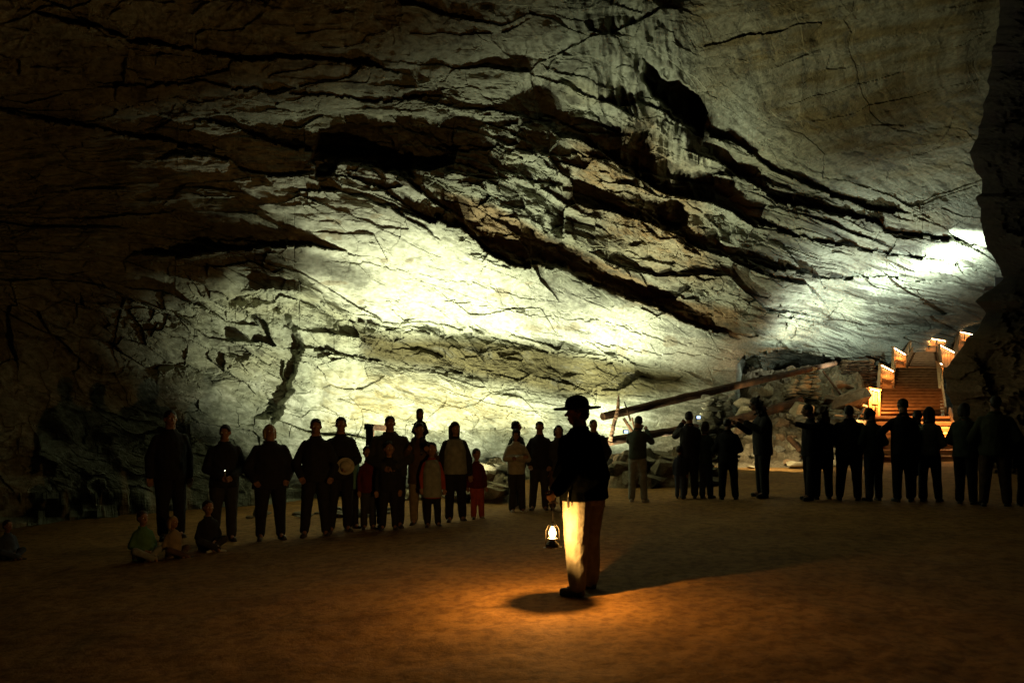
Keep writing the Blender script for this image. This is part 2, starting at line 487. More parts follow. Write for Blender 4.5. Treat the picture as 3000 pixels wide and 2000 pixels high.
    C = mixc(C, pale, smooth_low * .65 * ss(.0, .35, n2 + .35 * n3))
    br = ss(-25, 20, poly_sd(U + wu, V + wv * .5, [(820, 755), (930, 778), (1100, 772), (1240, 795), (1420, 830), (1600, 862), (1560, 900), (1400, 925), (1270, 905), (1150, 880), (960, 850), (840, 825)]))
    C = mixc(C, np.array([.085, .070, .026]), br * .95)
    red = ss(-60, 50, poly_sd(U + wu, V + wv, [(1330, 330), (1480, 280), (1600, 420), (1640, 640), (1560, 640), (1420, 560), (1330, 450)]))
    C = mixc(C, np.array([.30, .19, .075]), red * (.45 + .5 * ss(-.2, .4, n2)))
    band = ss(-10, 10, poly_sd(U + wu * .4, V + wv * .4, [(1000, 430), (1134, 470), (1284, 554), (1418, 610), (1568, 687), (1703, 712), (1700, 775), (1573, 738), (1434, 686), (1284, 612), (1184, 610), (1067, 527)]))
    C = mixc(C, np.array([.22, .14, .06]), band * .85)  # brown along the recess above the slab's lip
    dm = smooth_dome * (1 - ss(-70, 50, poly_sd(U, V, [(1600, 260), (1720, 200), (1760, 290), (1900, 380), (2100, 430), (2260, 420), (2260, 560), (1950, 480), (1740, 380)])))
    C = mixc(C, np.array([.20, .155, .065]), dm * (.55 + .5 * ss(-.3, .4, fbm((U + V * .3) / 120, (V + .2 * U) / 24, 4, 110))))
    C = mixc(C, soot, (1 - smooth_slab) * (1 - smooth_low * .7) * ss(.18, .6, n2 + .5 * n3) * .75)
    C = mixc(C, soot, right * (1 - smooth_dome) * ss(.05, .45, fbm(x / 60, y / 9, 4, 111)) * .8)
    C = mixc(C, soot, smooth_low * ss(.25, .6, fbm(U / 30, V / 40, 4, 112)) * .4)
    C = mixc(C, np.array([.30, .22, .11]), smooth_slab * (1 - ss(-.02, .02, np.abs(fbm(x / 60, y / 30, 3, 113)) - .0) ) * .0 + smooth_slab * ss(.42, .46, fbm(U / 55, V / 26, 3, 114)) * .5)
    C *= (1 + .22 * n3 + .10 * n2)[..., None]
    C = np.clip(C, .02, .8)

    nv, nu = U.shape
    me = bpy.data.meshes.new('cave_wall')
    co = np.stack([X, Y2, Z], -1).reshape(-1, 3).astype(np.float32)
    idx = np.arange(nv * nu).reshape(nv, nu)
    q = np.stack([idx[:-1, :-1], idx[1:, :-1], idx[1:, 1:], idx[:-1, 1:]], -1).reshape(-1, 4)
    me.vertices.add(nv * nu); me.vertices.foreach_set('co', co.ravel())
    me.loops.add(q.size); me.loops.foreach_set('vertex_index', q.ravel().astype(np.int32))
    me.polygons.add(len(q)); me.polygons.foreach_set('loop_start', np.arange(0, q.size, 4, dtype=np.int32))
    me.update(calc_edges=True)
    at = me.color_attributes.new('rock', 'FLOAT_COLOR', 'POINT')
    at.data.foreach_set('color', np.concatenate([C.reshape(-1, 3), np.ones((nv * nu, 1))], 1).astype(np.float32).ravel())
    me.polygons.foreach_set('use_smooth', [False] * len(me.polygons))
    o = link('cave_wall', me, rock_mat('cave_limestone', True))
    tag(o, 'layered limestone wall and vault of the cave chamber', None, None, 'structure')
    return (us, vs, Y2)


def rock_mat(name, attr, col=(.38, .34, .24), col2=(.20, .16, .09), bump=.03, scale=3.0):
    m = bpy.data.materials.new(name); m.use_nodes = True
    nt = m.node_tree; nt.nodes.clear(); N = nt.nodes.new; L = nt.links.new
    out = N('ShaderNodeOutputMaterial'); b = N('ShaderNodeBsdfPrincipled'); L(b.outputs[0], out.inputs[0])
    b.inputs['Roughness'].default_value = .85; b.inputs['Specular IOR Level'].default_value = .25
    tc = N('ShaderNodeTexCoord')
    n1 = N('ShaderNodeTexNoise'); n1.inputs['Scale'].default_value = scale * 2.3; n1.inputs['Detail'].default_value = 8; n1.inputs['Roughness'].default_value = .65
    mp = N('ShaderNodeMapping'); mp.inputs['Scale'].default_value = (1, 1, 2.2)
    L(tc.outputs['Object'], mp.inputs[0]); L(mp.outputs[0], n1.inputs['Vector'])
    mx = N('ShaderNodeMix'); mx.data_type = 'RGBA'; mx.blend_type = 'MULTIPLY'; mx.inputs[0].default_value = 1
    r = N('ShaderNodeValToRGB'); r.color_ramp.elements[0].position = .32; r.color_ramp.elements[0].color = (.55, .54, .48, 1)
    r.color_ramp.elements[1].position = .62; r.color_ramp.elements[1].color = (1.12, 1.12, 1.1, 1)
    L(n1.outputs['Fac'], r.inputs[0]); L(r.outputs[0], mx.inputs[7])
    if attr:
        a = N('ShaderNodeVertexColor'); a.layer_name = 'rock'; L(a.outputs[0], mx.inputs[6])
    else:
        n0 = N('ShaderNodeTexNoise'); n0.inputs['Scale'].default_value = scale * .5; n0.inputs['Detail'].default_value = 4
        L(tc.outputs['Object'], n0.inputs['Vector'])
        r0 = N('ShaderNodeValToRGB'); r0.color_ramp.elements[0].position = .35; r0.color_ramp.elements[0].color = (*col2, 1)
        r0.color_ramp.elements[1].position = .65; r0.color_ramp.elements[1].color = (*col, 1)
        L(n0.outputs['Fac'], r0.inputs[0]); L(r0.outputs[0], mx.inputs[6])
    L(mx.outputs[2], b.inputs['Base Color'])
    n2 = N('ShaderNodeTexNoise'); n2.inputs['Scale'].default_value = scale * 5; n2.inputs['Detail'].default_value = 8; n2.inputs['Roughness'].default_value = .7
    L(mp.outputs[0], n2.inputs['Vector'])
    bp = N('ShaderNodeBump'); bp.inputs['Strength'].default_value = 1; bp.inputs['Distance'].default_value = bump
    L(n2.outputs['Fac'], bp.inputs['Height']); L(bp.outputs[0], b.inputs['Normal'])
    return m


def near_rock():
    """the dark rock mass that closes the picture on the right"""
    ev = np.array([-2600, -600, 0, 200, 315, 350, 384, 410, 444, 452, 475, 500, 572, 610, 640, 655, 669, 692, 719, 740, 760, 775, 800, 825, 845, 865, 886, 930, 1000, 1060, 1300], float)
    eu = np.array([2330, 2330, 2300, 2270, 2248, 2225, 2235, 2252, 2256, 2240, 2248, 2252, 2270, 2290, 2305, 2290, 2270, 2240, 2262, 2250, 2240, 2222, 2205, 2187, 2170, 2166, 2172, 2186, 2200, 2206, 2215], float)
    vs = np.concatenate([np.linspace(-2600, -40, 40)[:-1], np.linspace(-40, 1130, 330), np.linspace(1130, 1300, 10)[1:]])
    ts = np.concatenate([np.linspace(0, .12, 26)[:-1], np.linspace(.12, .5, 90)[:-1], np.linspace(.5, 1, 40)])
    T, V = np.meshgrid(ts, vs)
    E = np.interp(V, ev, eu) + 9 * fbm(V / 30, V * 0, 4, 200, .65)
    # t<.1 turns the corner back into the passage
    back = np.clip((.10 - T) / .10, 0, 1)
    U = E + 46 * back ** 1.6 + np.clip(T - .10, 0, None) / .9 * 1500
    ye = np.interp(V, [-2600, -600, 0, 500, 760, 850, 1000, 1300], [7, 12, 15, 17, 19, 20.5, 20.5, 20])
    Y = ye + 9 * back ** 1.2 - np.clip(T - .10, 0, None) ** .85 * ye * .8
    W = 1 - back
    D = .45 * facets((U) / 120, V / 90, 201, 1, 1.2) + .22 * facets(U / 46, V / 36, 202, 1, 1.2) + .11 * facets(U / 20, V / 16, 203, 1, 1.2) + .05 * facets(U / 9, V / 8, 204, 1, 1)
    D += .5 * fbm(U / 200, V / 160, 3, 205) + .10 * fbm(U / 24, V / 20, 4, 206)
    Y = np.maximum(Y + D * W * ss(.1, .18, T), 2.5)
    X = (U - CU) / F * Y; Z = EYE + (HV - V) / F * Y
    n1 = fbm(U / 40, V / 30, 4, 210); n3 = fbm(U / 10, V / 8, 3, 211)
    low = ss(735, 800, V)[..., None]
    C = np.ones(U.shape + (3,)) * (np.array([.03, .024, .016]) * (1 - low) + np.array([.14, .09, .05]) * low)  # shade painted in: dark above, paler below where the rail lamps reach
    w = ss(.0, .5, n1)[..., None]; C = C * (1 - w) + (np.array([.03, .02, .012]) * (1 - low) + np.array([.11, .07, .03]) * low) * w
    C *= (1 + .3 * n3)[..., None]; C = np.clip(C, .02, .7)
    nv, nu = U.shape
    me = bpy.data.meshes.new('rock_face')
    co = np.stack([X, Y, Z], -1).reshape(-1, 3)
    idx = np.arange(nv * nu).reshape(nv, nu)
    q = np.stack([idx[:-1, :-1], idx[1:, :-1], idx[1:, 1:], idx[:-1, 1:]], -1).reshape(-1, 4)
    me.from_pydata(co.tolist(), [], q.tolist()); me.update()
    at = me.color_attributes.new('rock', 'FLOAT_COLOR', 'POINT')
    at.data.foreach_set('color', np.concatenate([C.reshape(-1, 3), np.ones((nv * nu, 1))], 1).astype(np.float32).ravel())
    o = link('rock_face', me, rock_mat('limestone_painted_shade', True, bump=.04))
    tag(o, 'dark near rock face closing the chamber on the right', None, None, 'structure')


def sand_mat():
    m = bpy.data.materials.new('packed_sand'); m.use_nodes = True
    nt = m.node_tree; nt.nodes.clear(); N = nt.nodes.new; L = nt.links.new
    out = N('ShaderNodeOutputMaterial'); b = N('ShaderNodeBsdfPrincipled'); L(b.outputs[0], out.inputs[0])
    b.inputs['Roughness'].default_value = .9; b.inputs['Specular IOR Level'].default_value = .2
    tc = N('ShaderNodeTexCoord')
    def noise(s, d=6, r=.6):
        n = N('ShaderNodeTexNoise'); n.inputs['Scale'].default_value = s; n.inputs['Detail'].default_value = d; n.inputs['Roughness'].default_value = r
        L(tc.outputs['Object'], n.inputs['Vector']); return n
    n1 = noise(1.1, 5); n2 = noise(9, 6, .7); n3 = noise(60, 3); n4 = noise(2.6, 2, .4)
    r = N('ShaderNodeValToRGB'); r.color_ramp.elements[0].position = .3; r.color_ramp.elements[0].color = (.24, .12, .030, 1)
    r.color_ramp.elements[1].position = .7; r.color_ramp.elements[1].color = (.37, .195, .052, 1)
    L(n1.outputs['Fac'], r.inputs[0])
    r2 = N('ShaderNodeValToRGB'); r2.color_ramp.elements[0].position = .40; r2.color_ramp.elements[0].color = (.62, .58, .54, 1)
    r2.color_ramp.elements[1].position = .56; r2.color_ramp.elements[1].color = (1.05, 1.05, 1.05, 1)
    L(n2.outputs['Fac'], r2.inputs[0])
    mx = N('ShaderNodeMix'); mx.data_type = 'RGBA'; mx.blend_type = 'MULTIPLY'; mx.inputs[0].default_value = 1
    L(r.outputs[0], mx.inputs[6]); L(r2.outputs[0], mx.inputs[7]); L(mx.outputs[2], b.inputs['Base Color'])
    ad = N('ShaderNodeMath'); ad.operation = 'MULTIPLY_ADD'; ad.inputs[1].default_value = .25
    L(n3.outputs['Fac'], ad.inputs[0]); L(n2.outputs['Fac'], ad.inputs[2])
    bp = N('ShaderNodeBump'); bp.inputs['Strength'].default_value = 1; bp.inputs['Distance'].default_value = .013
    a2 = N('ShaderNodeMath'); a2.operation = 'MULTIPLY_ADD'; a2.inputs[1].default_value = 1.1; L(n4.outputs['Fac'], a2.inputs[0]); L(ad.outputs[0], a2.inputs[2]); L(a2.outputs[0], bp.inputs['Height']); L(bp.outputs[0], b.inputs['Normal'])
    return m


def ground():
    ys = np.concatenate([np.linspace(-30, 2.5, 20)[:-1], np.geomspace(2.5, 60, 300)])
    a = np.concatenate([np.linspace(-2.5, -.8, 20)[:-1], np.linspace(-.8, .9, 330), np.linspace(.9, 2.5, 20)[1:]])
    A, Yg = np.meshgrid(a, ys)
    X = A * np.maximum(Yg, 12) if False else A * (np.abs(Yg) * .8 + 5) * (1 / 1.0)
    # keep rays fanned in front of the eye
    Z = ground_z(X, Yg)
    Z = Z + .022 * fbm(X * 1.3, Yg * 1.3, 4, 300) + .014 * fbm(X * 5, Yg * 5, 4, 301) + .05 * fbm(X / 4, Yg / 4, 2, 302) * ss(9, 14, Yg)
    nv, nu = X.shape
    idx = np.arange(nv * nu).reshape(nv, nu)
    q = np.stack([idx[:-1, :-1], idx[:-1, 1:], idx[1:, 1:], idx[1:, :-1]], -1).reshape(-1, 4)
    me = bpy.data.meshes.new('ground')
    me.from_pydata(np.stack([X, Yg, Z], -1).reshape(-1, 3).tolist(), [], q.tolist()); me.update()
    me.polygons.foreach_set('use_smooth', [True] * len(me.polygons))
    o = link('ground', me, sand_mat())
    tag(o, 'packed sandy cave floor', None, None, 'structure')


WALL = cave_wall()
near_rock()
ground()
# ================================================================ PEOPLE
M = {}
LAST = {}
GL = 'visitors standing on the left in front of the lit wall'
GR = 'visitors standing on the right by the rubble and stairs'


def cm(key, col, **k):
    if key not in M:
        M[key] = mat(key, col, rough=k.pop('rough', .9), noise=k.pop('noise', .25), scale=k.pop('scale', 14), bump=k.pop('bump', .003), **k)
    return M[key]


SKIN = mat('skin', (.26, .14, .085), rough=.55, noise=.12, scale=20)
EYEM = mat('eye_white', (.5, .48, .45), rough=.2, noise=.1)
SHOE = mat('shoe_leather', (.03, .025, .02), rough=.5, noise=.3)
SHOE_W = mat('pale_trainer', (.45, .45, .42), rough=.6, noise=.2)
CLOTH = {
    'black': (.014, .014, .016), 'navy': (.016, .02, .035), 'charcoal': (.03, .03, .03), 'olive': (.05, .055, .03), 'denim': (.05, .065, .10),
    'tan': (.22, .17, .10), 'cream': (.34, .32, .26), 'palegrey': (.22, .23, .20), 'red': (.09, .012, .008), 'orange': (.30, .055, .015),
    'green': (.07, .15, .06), 'teal': (.10, .22, .20), 'brown': (.08, .05, .03), 'khaki': (.125, .115, .09), 'greygreen': (.045, .06, .045), 'white': (.65, .65, .6),
}
HAIR = {'dark': (.012, .009, .007), 'brown': (.045, .025, .012), 'blond': (.26, .18, .08), 'grey': (.16, .15, .14)}


def V3(a): return Vector(a)


ARMS = {
    'down': ((.132, .012, .625), (.136, -.02, .48)),
    'pocket': ((.160, .03, .615), (.118, -.055, .52)),
    'clasp': ((.140, .0, .625), (.035, -.125, .565)),
    'cross': ((.138, -.03, .645), (-.035, -.135, .665)),
    'camera': ((.135, -.11, .70), (.045, -.20, .83)),
    'lift': ((.150, -.08, .66), (.09, -.20, .74)),
    'back': ((.165, .06, .64), (.05, .10, .56)),
    'point': ((.16, -.13, .765), (.17, -.27, .79)),
    'wide': ((.20, -.0, .66), (.20, -.05, .515)),
}


def hand(mb, w, d, s, H, curl=.35, r=1.0):
    """palm, four unequal curled fingers and a thumb from the side of the palm; w wrist, d direction"""
    d = d.normalized()
    fw = Vector((0, -1, 0))
    side = d.cross(fw)
    if side.length < .2: side = Vector((s, 0, 0))
    side.normalize()
    inw = side.cross(d).normalized()
    k = H * r
    mb.capsule(w, .014 * k, w + d * .02 * k, .016 * k, 8)
    for j in range(4):
        o = (j - 1.5) * .0125 * k
        a = w + d * .012 * k + side * o * .6
        b = w + d * .050 * k + side * o
        L = (.030, .040, .043, .036)[j] * k
        m1 = b + (d * math.cos(curl) - inw * math.sin(curl) * s * 0 + fw * math.sin(curl)).normalized() * L * .5
        m2 = m1 + (d * math.cos(curl * 2.2) + fw * math.sin(curl * 2.2)).normalized() * L * .5
        mb.capsule(a, .0085 * k, b, .0075 * k, 7)
        mb.capsule(b, .0062 * k, m1, .0056 * k, 7)
        mb.capsule(m1, .0055 * k, m2, .0046 * k, 7)
    t0 = w + d * .014 * k - side * .013 * k * (1 if s > 0 else -1)
    t1 = t0 + (d * .6 + fw * .7 - side * .5 * (1 if s > 0 else -1)).normalized() * .026 * k
    t2 = t1 + (d * .8 + fw * .4).normalized() * .02 * k
    mb.capsule(t0, .0085 * k, t1, .007 * k, 7)
    mb.capsule(t1, .007 * k, t2, .0055 * k, 7)


def person(pos, rz, H, label, jacket='black', trousers='black', hair='short', hcol='dark', arms=('down', 'down'), wid=1.0, child=False, hem=.46,
           stance=.012, step=0.0, hr=0, nod=0, lean=0.0, pose='stand', shoes=SHOE, hood=None, vest=None, wrists=None, vox=.0125, belly=1.0, skirt=0.0,
           group=None, fold=.008, curl=.35, elbows=None, cuff=1.0, sleeves=None, collar=True):
    rr_ = random.Random(label + 'pose')
    if pose == 'stand' and wrists is None:
        hr += rr_.uniform(-24, 24); nod += rr_.uniform(-4, 9); rz0 = rz; lean += rr_.uniform(-.02, .035); sway = rr_.uniform(-.03, .03); step += rr_.uniform(-.022, .022)
    else: sway = 0.0
    root = empty('person', pos, math.radians(rz))
    tag(root, label, 'person', group)
    rnd = random.Random(label)
    hs = 1.28 if child else 1.0
    ch = .80 if child else 1.0
    chin = 1 - .130 * hs
    dz = chin - .87                       # whole trunk moves with the chin
    base = {'stand': 0.0, 'sit': -.435, 'kneel': -.24, 'ride': 0.0}[pose]
    S = lambda p: Vector(((p[0] + sway * (min(p[2], .62))) * H - sway * .045 * H, (p[1] + lean * (p[2] + base - .5) * (1 if p[2] > .5 else 0)) * H, (p[2] + base) * H))
    w = wid * (.9 if child else 1) * (1.04 if group == GL else .93 if group == GR else 1)

    # ---- joints
    shz = .800 + dz
    sh = {s: Vector((s * .082 * w, 0, shz)) for s in (-1, 1)}
    el, wr = {}, {}
    inv = Matrix.Rotation(-math.radians(rz), 3, 'Z')
    for i, s in enumerate((-1, 1)):
        e, q = ARMS[arms[i]]
        e = V3(e); q = V3(q)
        j = Vector((rnd.uniform(-.008, .008), rnd.uniform(-.01, .01), rnd.uniform(-.01, .01)))
        el[s] = Vector((s * e.x * (.55 + .45 * w) * (.93 if child else 1), e.y, e.z + dz * .9)) + j
        wr[s] = Vector((s * q.x * (.55 + .45 * w) * (.93 if child else 1), q.y * (.6 + .4 * w), q.z + dz * .7)) + j * 1.5
    if wrists:
        for s, q in wrists.items():
            l = inv @ (V3(q) - V3(pos)); wr[s] = Vector((l.x / H, l.y / H, l.z / H - base))
            a = sh[s]; m = (a + wr[s]) / 2
            reach = (wr[s] - a).length; side = max(0.0, (.33 ** 2 - reach ** 2)) ** .5 / 2
            el[s] = m + Vector((s * .5, .45, -.35)).normalized() * max(side, .012)
    if elbows:
        for s, q in elbows.items(): el[s] = V3(q)
    hipz = .50 + dz * .6
    hip = {s: Vector((s * .048 * w, 0, hipz)) for s in (-1, 1)}
    kn, an = {}, {}
    for s in (-1, 1):
        f = -step * s
        kn[s] = Vector((s * (.048 * w + stance * .4), f * .45 - .008, .275 + dz * .3))
        an[s] = Vector((s * (.050 * w + stance * .75), f, .043))
        if pose == 'sit':
            kn[s] = Vector((s * .135, -.12 - .02 * s, .435 + .125)); an[s] = Vector((-s * .02, -.21 + .03 * s, .435 + .035))
        if pose == 'kneel':
            kn[s] = Vector((s * .07, -.20, .24 + (.20 if s > 0 else .03))); an[s] = Vector((s * .07, -.22 if s > 0 else .12, .24 + .035))
        if pose == 'ride':
            kn[s] = Vector((s * .075, -.21, .47)); an[s] = Vector((s * .075, -.23, .25))

    tr = lambda z, rx, ry, y=0.0: ((sway * min(z, .62) - sway * .045) * H, (y + lean * (z - .5)) * H, (z + base) * H, rx * H * w, ry * H * (.5 + .5 * w))
    # ---- body: one continuous skin
    b = MB()
    b.loft([tr(hipz - .03, .07, .055), tr(hipz + .03, .086, .062), tr(.60 + dz, .065, .048), tr(.70 + dz, .068, .05), tr(.75 + dz, .06, .042), tr(shz - .02, .045, .034), tr(shz + .03, .03, .03)])
    hc = S((0, -.004 - nod * .004, 1 - .064 * hs))
    q = Matrix.Rotation(math.radians(hr), 3, 'Z') @ Matrix.Rotation(math.radians(nod), 3, 'X')
    hp = lambda x, y, z: hc + q @ Vector((x * H * hs, y * H * hs, z * H * hs))
    b.capsule(S((0, .006, shz)), .040 * H * ch, S((0, .004, chin + .02)), .037 * H * ch)
    b.ell(hp(0, .006, .012), (.044 * H * hs, .053 * H * hs, .050 * H * hs), rot=q)
    b.ell(hp(0, -.006, -.018), (.037 * H * hs, .044 * H * hs, .044 * H * hs), rot=q)
    b.capsule(hp(0, -.026, -.046), .018 * H * hs, hp(0, .0, -.030), .030 * H * hs)
    b.capsule(hp(0, -.048, .006), .005 * H * hs, hp(0, -.060, -.014), .0085 * H * hs, 8)     # nose
    b.capsule(hp(-.018, -.044, .014), .008 * H * hs, hp(.018, -.044, .014), .008 * H * hs, 8)   # brow
    b.capsule(hp(-.011, -.046, -.033), .0065 * H * hs, hp(.011, -.046, -.033), .0065 * H * hs, 8)  # lips
    for s in (-1, 1):
        b.ell(hp(s * .045, .004, -.008), (.007 * H, .012 * H, .018 * H), 8, 6, rot=q)
        b.capsule(S(sh[s] - Vector((s * .012, 0, .032))), .024 * H * ch, S(el[s]), .022 * H * ch)
        b.capsule(S(el[s]), .024 * H * ch, S(wr[s]), .0165 * H * ch)
        hand(b, S(wr[s]), S(wr[s]) - S(el[s]) if arms[0] not in ('clasp', 'cross') else (S(wr[s]) - S(el[s])), s, H, curl, 1.0)
        b.capsule(S(hip[s]), .050 * H * ch, S(kn[s]), .033 * H * ch)
        b.capsule(S(kn[s]), .033 * H * ch, S(an[s]), .022 * H * ch)
        b.capsule(S(an[s]), .022 * H, S(an[s] + Vector((0, -.05, -.015))), .017 * H)
    link('body', remeshed(b, 'body', vox * .8, 2), SKIN, root)

    # ---- eyes
    eme = MB()
    eme.ell((0, 0, 0), (.0085 * H, .006 * H, .0065 * H), 8, 6)
    em = eme.mesh('eye', True); em.materials.append(EYEM)
    for s in (-1, 1):
        e = link('eye', em, None, root); e.location = hp(s * .018, -.0455, .002)

    # ---- jacket
    j = MB()
    flare = skirt
    hz = hem + dz * .7
    top = shz + .02
    j.loft([tr(hz, .106 + flare, .086 + flare * .7), tr(hz + .05, .106 + flare * .5, .088), tr(.60 + dz, .102, .086 * belly, -.006 * belly), tr(.69 + dz, .104, .086), tr(.75 + dz, .106, .080), tr(shz - .005, .092, .060), tr(top, .066, .046), tr(top + .022, .040, .039), tr(top + .036, .033, .034)])
    for s in (-1, 1):
        sc = .96 * ch * (.4 + .6 * w)
        j.capsule(S(sh[s] - Vector((0, 0, .022))), .038 * H * sc, S(el[s]), .040 * H * sc)
        j.capsule(S(el[s]), .039 * H * sc, S(wr[s]) * .97 + S(el[s]) * .03, .031 * H * sc)
    jm = remeshed(j, 'jacket', vox, 7, .6)
    crumple(jm, .007 * (H / 1.7), 9, rnd.random() * 50)
    jo = link('jacket', jm, cm('cloth_' + jacket, CLOTH[jacket]), root)
    if vest:
        v = MB()
        v.loft([tr(hz + .015, .117, .102), tr(.60 + dz, .110, .102), tr(.70 + dz, .108, .100), tr(.76 + dz, .098, .094), tr(shz + .016, .075, .07), tr(shz + .030, .05, .052)])
        link('vest', remeshed(v, 'vest', vox, 3), cm('cloth_' + vest, CLOTH[vest]), root)
    if collar:
        c = MB()
        c.tube([S((.036 * math.cos(t) * w, .002 + .034 * math.sin(t), shz + .042 + .012 * math.sin(t))) for t in [math.radians(-60 + k * 30) for k in range(11)]],
               [.013 * H] * 11, 8)
        link('collar', c.mesh('collar', True), cm('cloth_' + jacket, CLOTH[jacket]), jo)
    # ---- trousers
    t = MB()
    t.loft([tr(hipz - .04, .080, .064), tr(hipz, .094, .072), tr(hipz + .03, .084, .062), tr(hipz + .05, .070, .05)])
    for s in (-1, 1):
        t.capsule(S(hip[s]), .063 * H * (.5 + .5 * w), S(kn[s]), .047 * H * (.5 + .5 * w))
        lo = an[s] + (Vector((0, 0, .01)) if pose == 'stand' else Vector((0, 0, 0)))
        t.capsule(S(kn[s]), .046 * H * (.5 + .5 * w), S(lo), .041 * H * cuff)
    tm = remeshed(t, 'trousers', vox, 3)
    crumple(tm, fold * (H / 1.7), 8 if fold < .01 else 5.5, rnd.random() * 50 + 60, (hz + base - .0) * H)
    link('trousers', tm, cm('cloth_' + trousers, CLOTH[trousers]), root)
    # ---- shoes
    for s in (-1, 1):
        m = MB(); a = S(an[s])
        d = Vector((s * .22, -1, 0)).normalized()
        if pose in ('sit',): d = Vector((-s * .8, -.5, 0)).normalized()
        up = Vector((0, 0, 1))
        zz = a.z - .025 * H
        p = Vector((a.x, a.y, zz))
        m.capsule(p + d * -.018 * H + up * .0, .0215 * H, p + d * .03 * H, .023 * H)
        m.capsule(p + d * .03 * H, .022 * H, p + d * .082 * H - up * .002 * H, .017 * H)
        m.capsule(p + up * .02 * H, .022 * H, p + up * .045 * H, .023 * H)
        m.box(p + d * .032 * H - up * .017 * H, (.04 * H, .125 * H, .012 * H), Matrix.Rotation(math.atan2(-d.x, d.y), 3, 'Z').to_3x3())
        link('shoe', remeshed(m, 'shoe', .009, 1), shoes, root)
    # ---- hair or hood
    if hair:
        hm = MB()
        r0 = H * hs
        if hair in ('short', 'long', 'curly', 'bob'):
            hm.ell(hp(0, .011, .018), (.0475 * r0, .054 * r0, .050 * r0), rot=q)
            hm.ell(hp(0, .024, -.004), (.044 * r0, .042 * r0, .044 * r0), rot=q)
        if hair in ('bob', 'long', 'curly'):
            L = {'bob': -.05, 'long': -.10, 'curly': -.12}[hair]
            for s in (-1, 1):
                hm.capsule(hp(s * .038, .008, .015), .018 * r0, hp(s * .043, .012, L), .017 * r0)
            hm.capsule(hp(0, .032, .0), .038 * r0, hp(0, .036, L), .030 * r0)
            hm.capsule(hp(-.026, .026, .0), .034 * r0, hp(-.03, .03, L), .024 * r0)
            hm.capsule(hp(.026, .026, .0), .034 * r0, hp(.03, .03, L), .024 * r0)
        if hair == 'curly':
            for k in range(46):
                a = rnd.uniform(0, 2 * math.pi); z = rnd.uniform(-.12, .06); rr = .062 if z < .02 else .045
                x, y = rr * math.cos(a), .02 + rr * math.sin(a)
                if y < -.025 and z < .03: continue
                hm.ell(hp(x, y, z), (.013 * r0,) * 3, 7, 5)
        if hair == 'hood':
            hm.ell(hp(0, .010, .016), (.054 * r0, .062 * r0, .058 * r0), rot=q)
            hm.capsule(hp(0, .022, .0), .05 * r0, hp(0, .018, -.06), .05 * r0)
        if hair == 'cap':
            hm.ell(hp(0, .008, .028), (.048 * r0, .056 * r0, .038 * r0), rot=q)
            hm.capsule(hp(-.012, -.045, .022), .012 * r0, hp(-.01, -.088, .016), .009 * r0)
            hm.capsule(hp(.012, -.045, .022), .012 * r0, hp(.01, -.088, .016), .009 * r0)
        nm = {'hood': 'hood', 'cap': 'cap'}.get(hair, 'hair')
        hme = remeshed(hm, nm, vox * .8, 2 if hair != 'curly' else 0)
        if nm == 'hair': crumple(hme, .004, 40, rnd.random() * 9)
        # keep the face clear of hair
        col = cm('hair_' + hcol, HAIR[hcol], rough=.6) if nm == 'hair' else cm('cloth_' + (hood or jacket), CLOTH[hood or jacket])
        link(nm, hme, col, root)
    LAST['hc'] = Matrix.Translation(Vector(pos)) @ Matrix.Rotation(math.radians(rz), 4, 'Z') @ hc
    return root


def crumple(me, amp, sc, seed, ztop=None):
    """cloth folds: pushes a mesh in and out along its normals"""
    n = len(me.vertices)
    co = np.empty(n * 3); me.vertices.foreach_get('co', co); co = co.reshape(-1, 3)
    no = np.empty(n * 3); me.vertices.foreach_get('normal', no); no = no.reshape(-1, 3)
    d = ridged((co[:, 0] + co[:, 1] * .7) * sc * .9 + seed, co[:, 2] * sc * .55 + (co[:, 0] - co[:, 1]) * sc * .4, 3, 5) - .2
    if ztop is not None: d = d * np.clip((ztop - co[:, 2]) / .12, 0, 1) - (co[:, 2] > ztop) * .5
    co = co + no * (d * amp)[:, None]
    me.vertices.foreach_set('co', co.ravel()); me.update()


def on_ground(u, vf):
    """floor point seen at pixel (u, vf)"""
    a = (u - CU) / F; b = (vf - HV) / F
    Y = EYE / b
    for _ in range(20):
        Y = (EYE - gz(a * Y, Y)) / b
    return a * Y, Y


def stand(u, vh, vf, rz, label, **k):
    x, y = on_ground(u, vf)
    z = gz(x, y)
    H = (vf - vh) / F * y
    if k.get('pose') == 'sit': H = H / .58
    if k.get('pose') == 'kneel': H = H / .78
    return person((x, y, z + .006), rz + math.degrees(-math.atan2(x, y)), H, label, **k), (x, y, z, H)


GS = 'children sitting on the sand in the dark'
stand(394, 943, 1236, 8, 'tall man in dark jacket, leftmost of the standing visitors', jacket='black', trousers='black', hcol='dark', wid=1.1, arms=('down', 'down'), group=GL, shoes=SHOE)
p_light = stand(512, 976, 1241, 5, 'man in dark jacket with a tiny light in both hands', jacket='black', trousers='charcoal', wid=1.15, arms=('clasp', 'clasp'), group=GL)
stand(621, 975, 1238, 10, 'fair haired woman in a loose dark coat with hands in its pockets', jacket='black', trousers='black', hair='bob', hcol='blond', wid=1.32, arms=('pocket', 'pocket'), hem=.44, skirt=.012, group=GL, stance=.025)
stand(724, 962, 1231, 0, 'slim man in dark sweater and dark trousers with hands at his waist, legs apart', jacket='black', trousers='black', wid=1.05, arms=('pocket', 'pocket'), stance=.045, group=GL)
p_plate = stand(779, 958, 1221, 8, 'man in open dark jacket holding a round pale hat before him', jacket='black', trousers='black', wid=1.02, arms=('clasp', 'clasp'), stance=.03, group=GL)
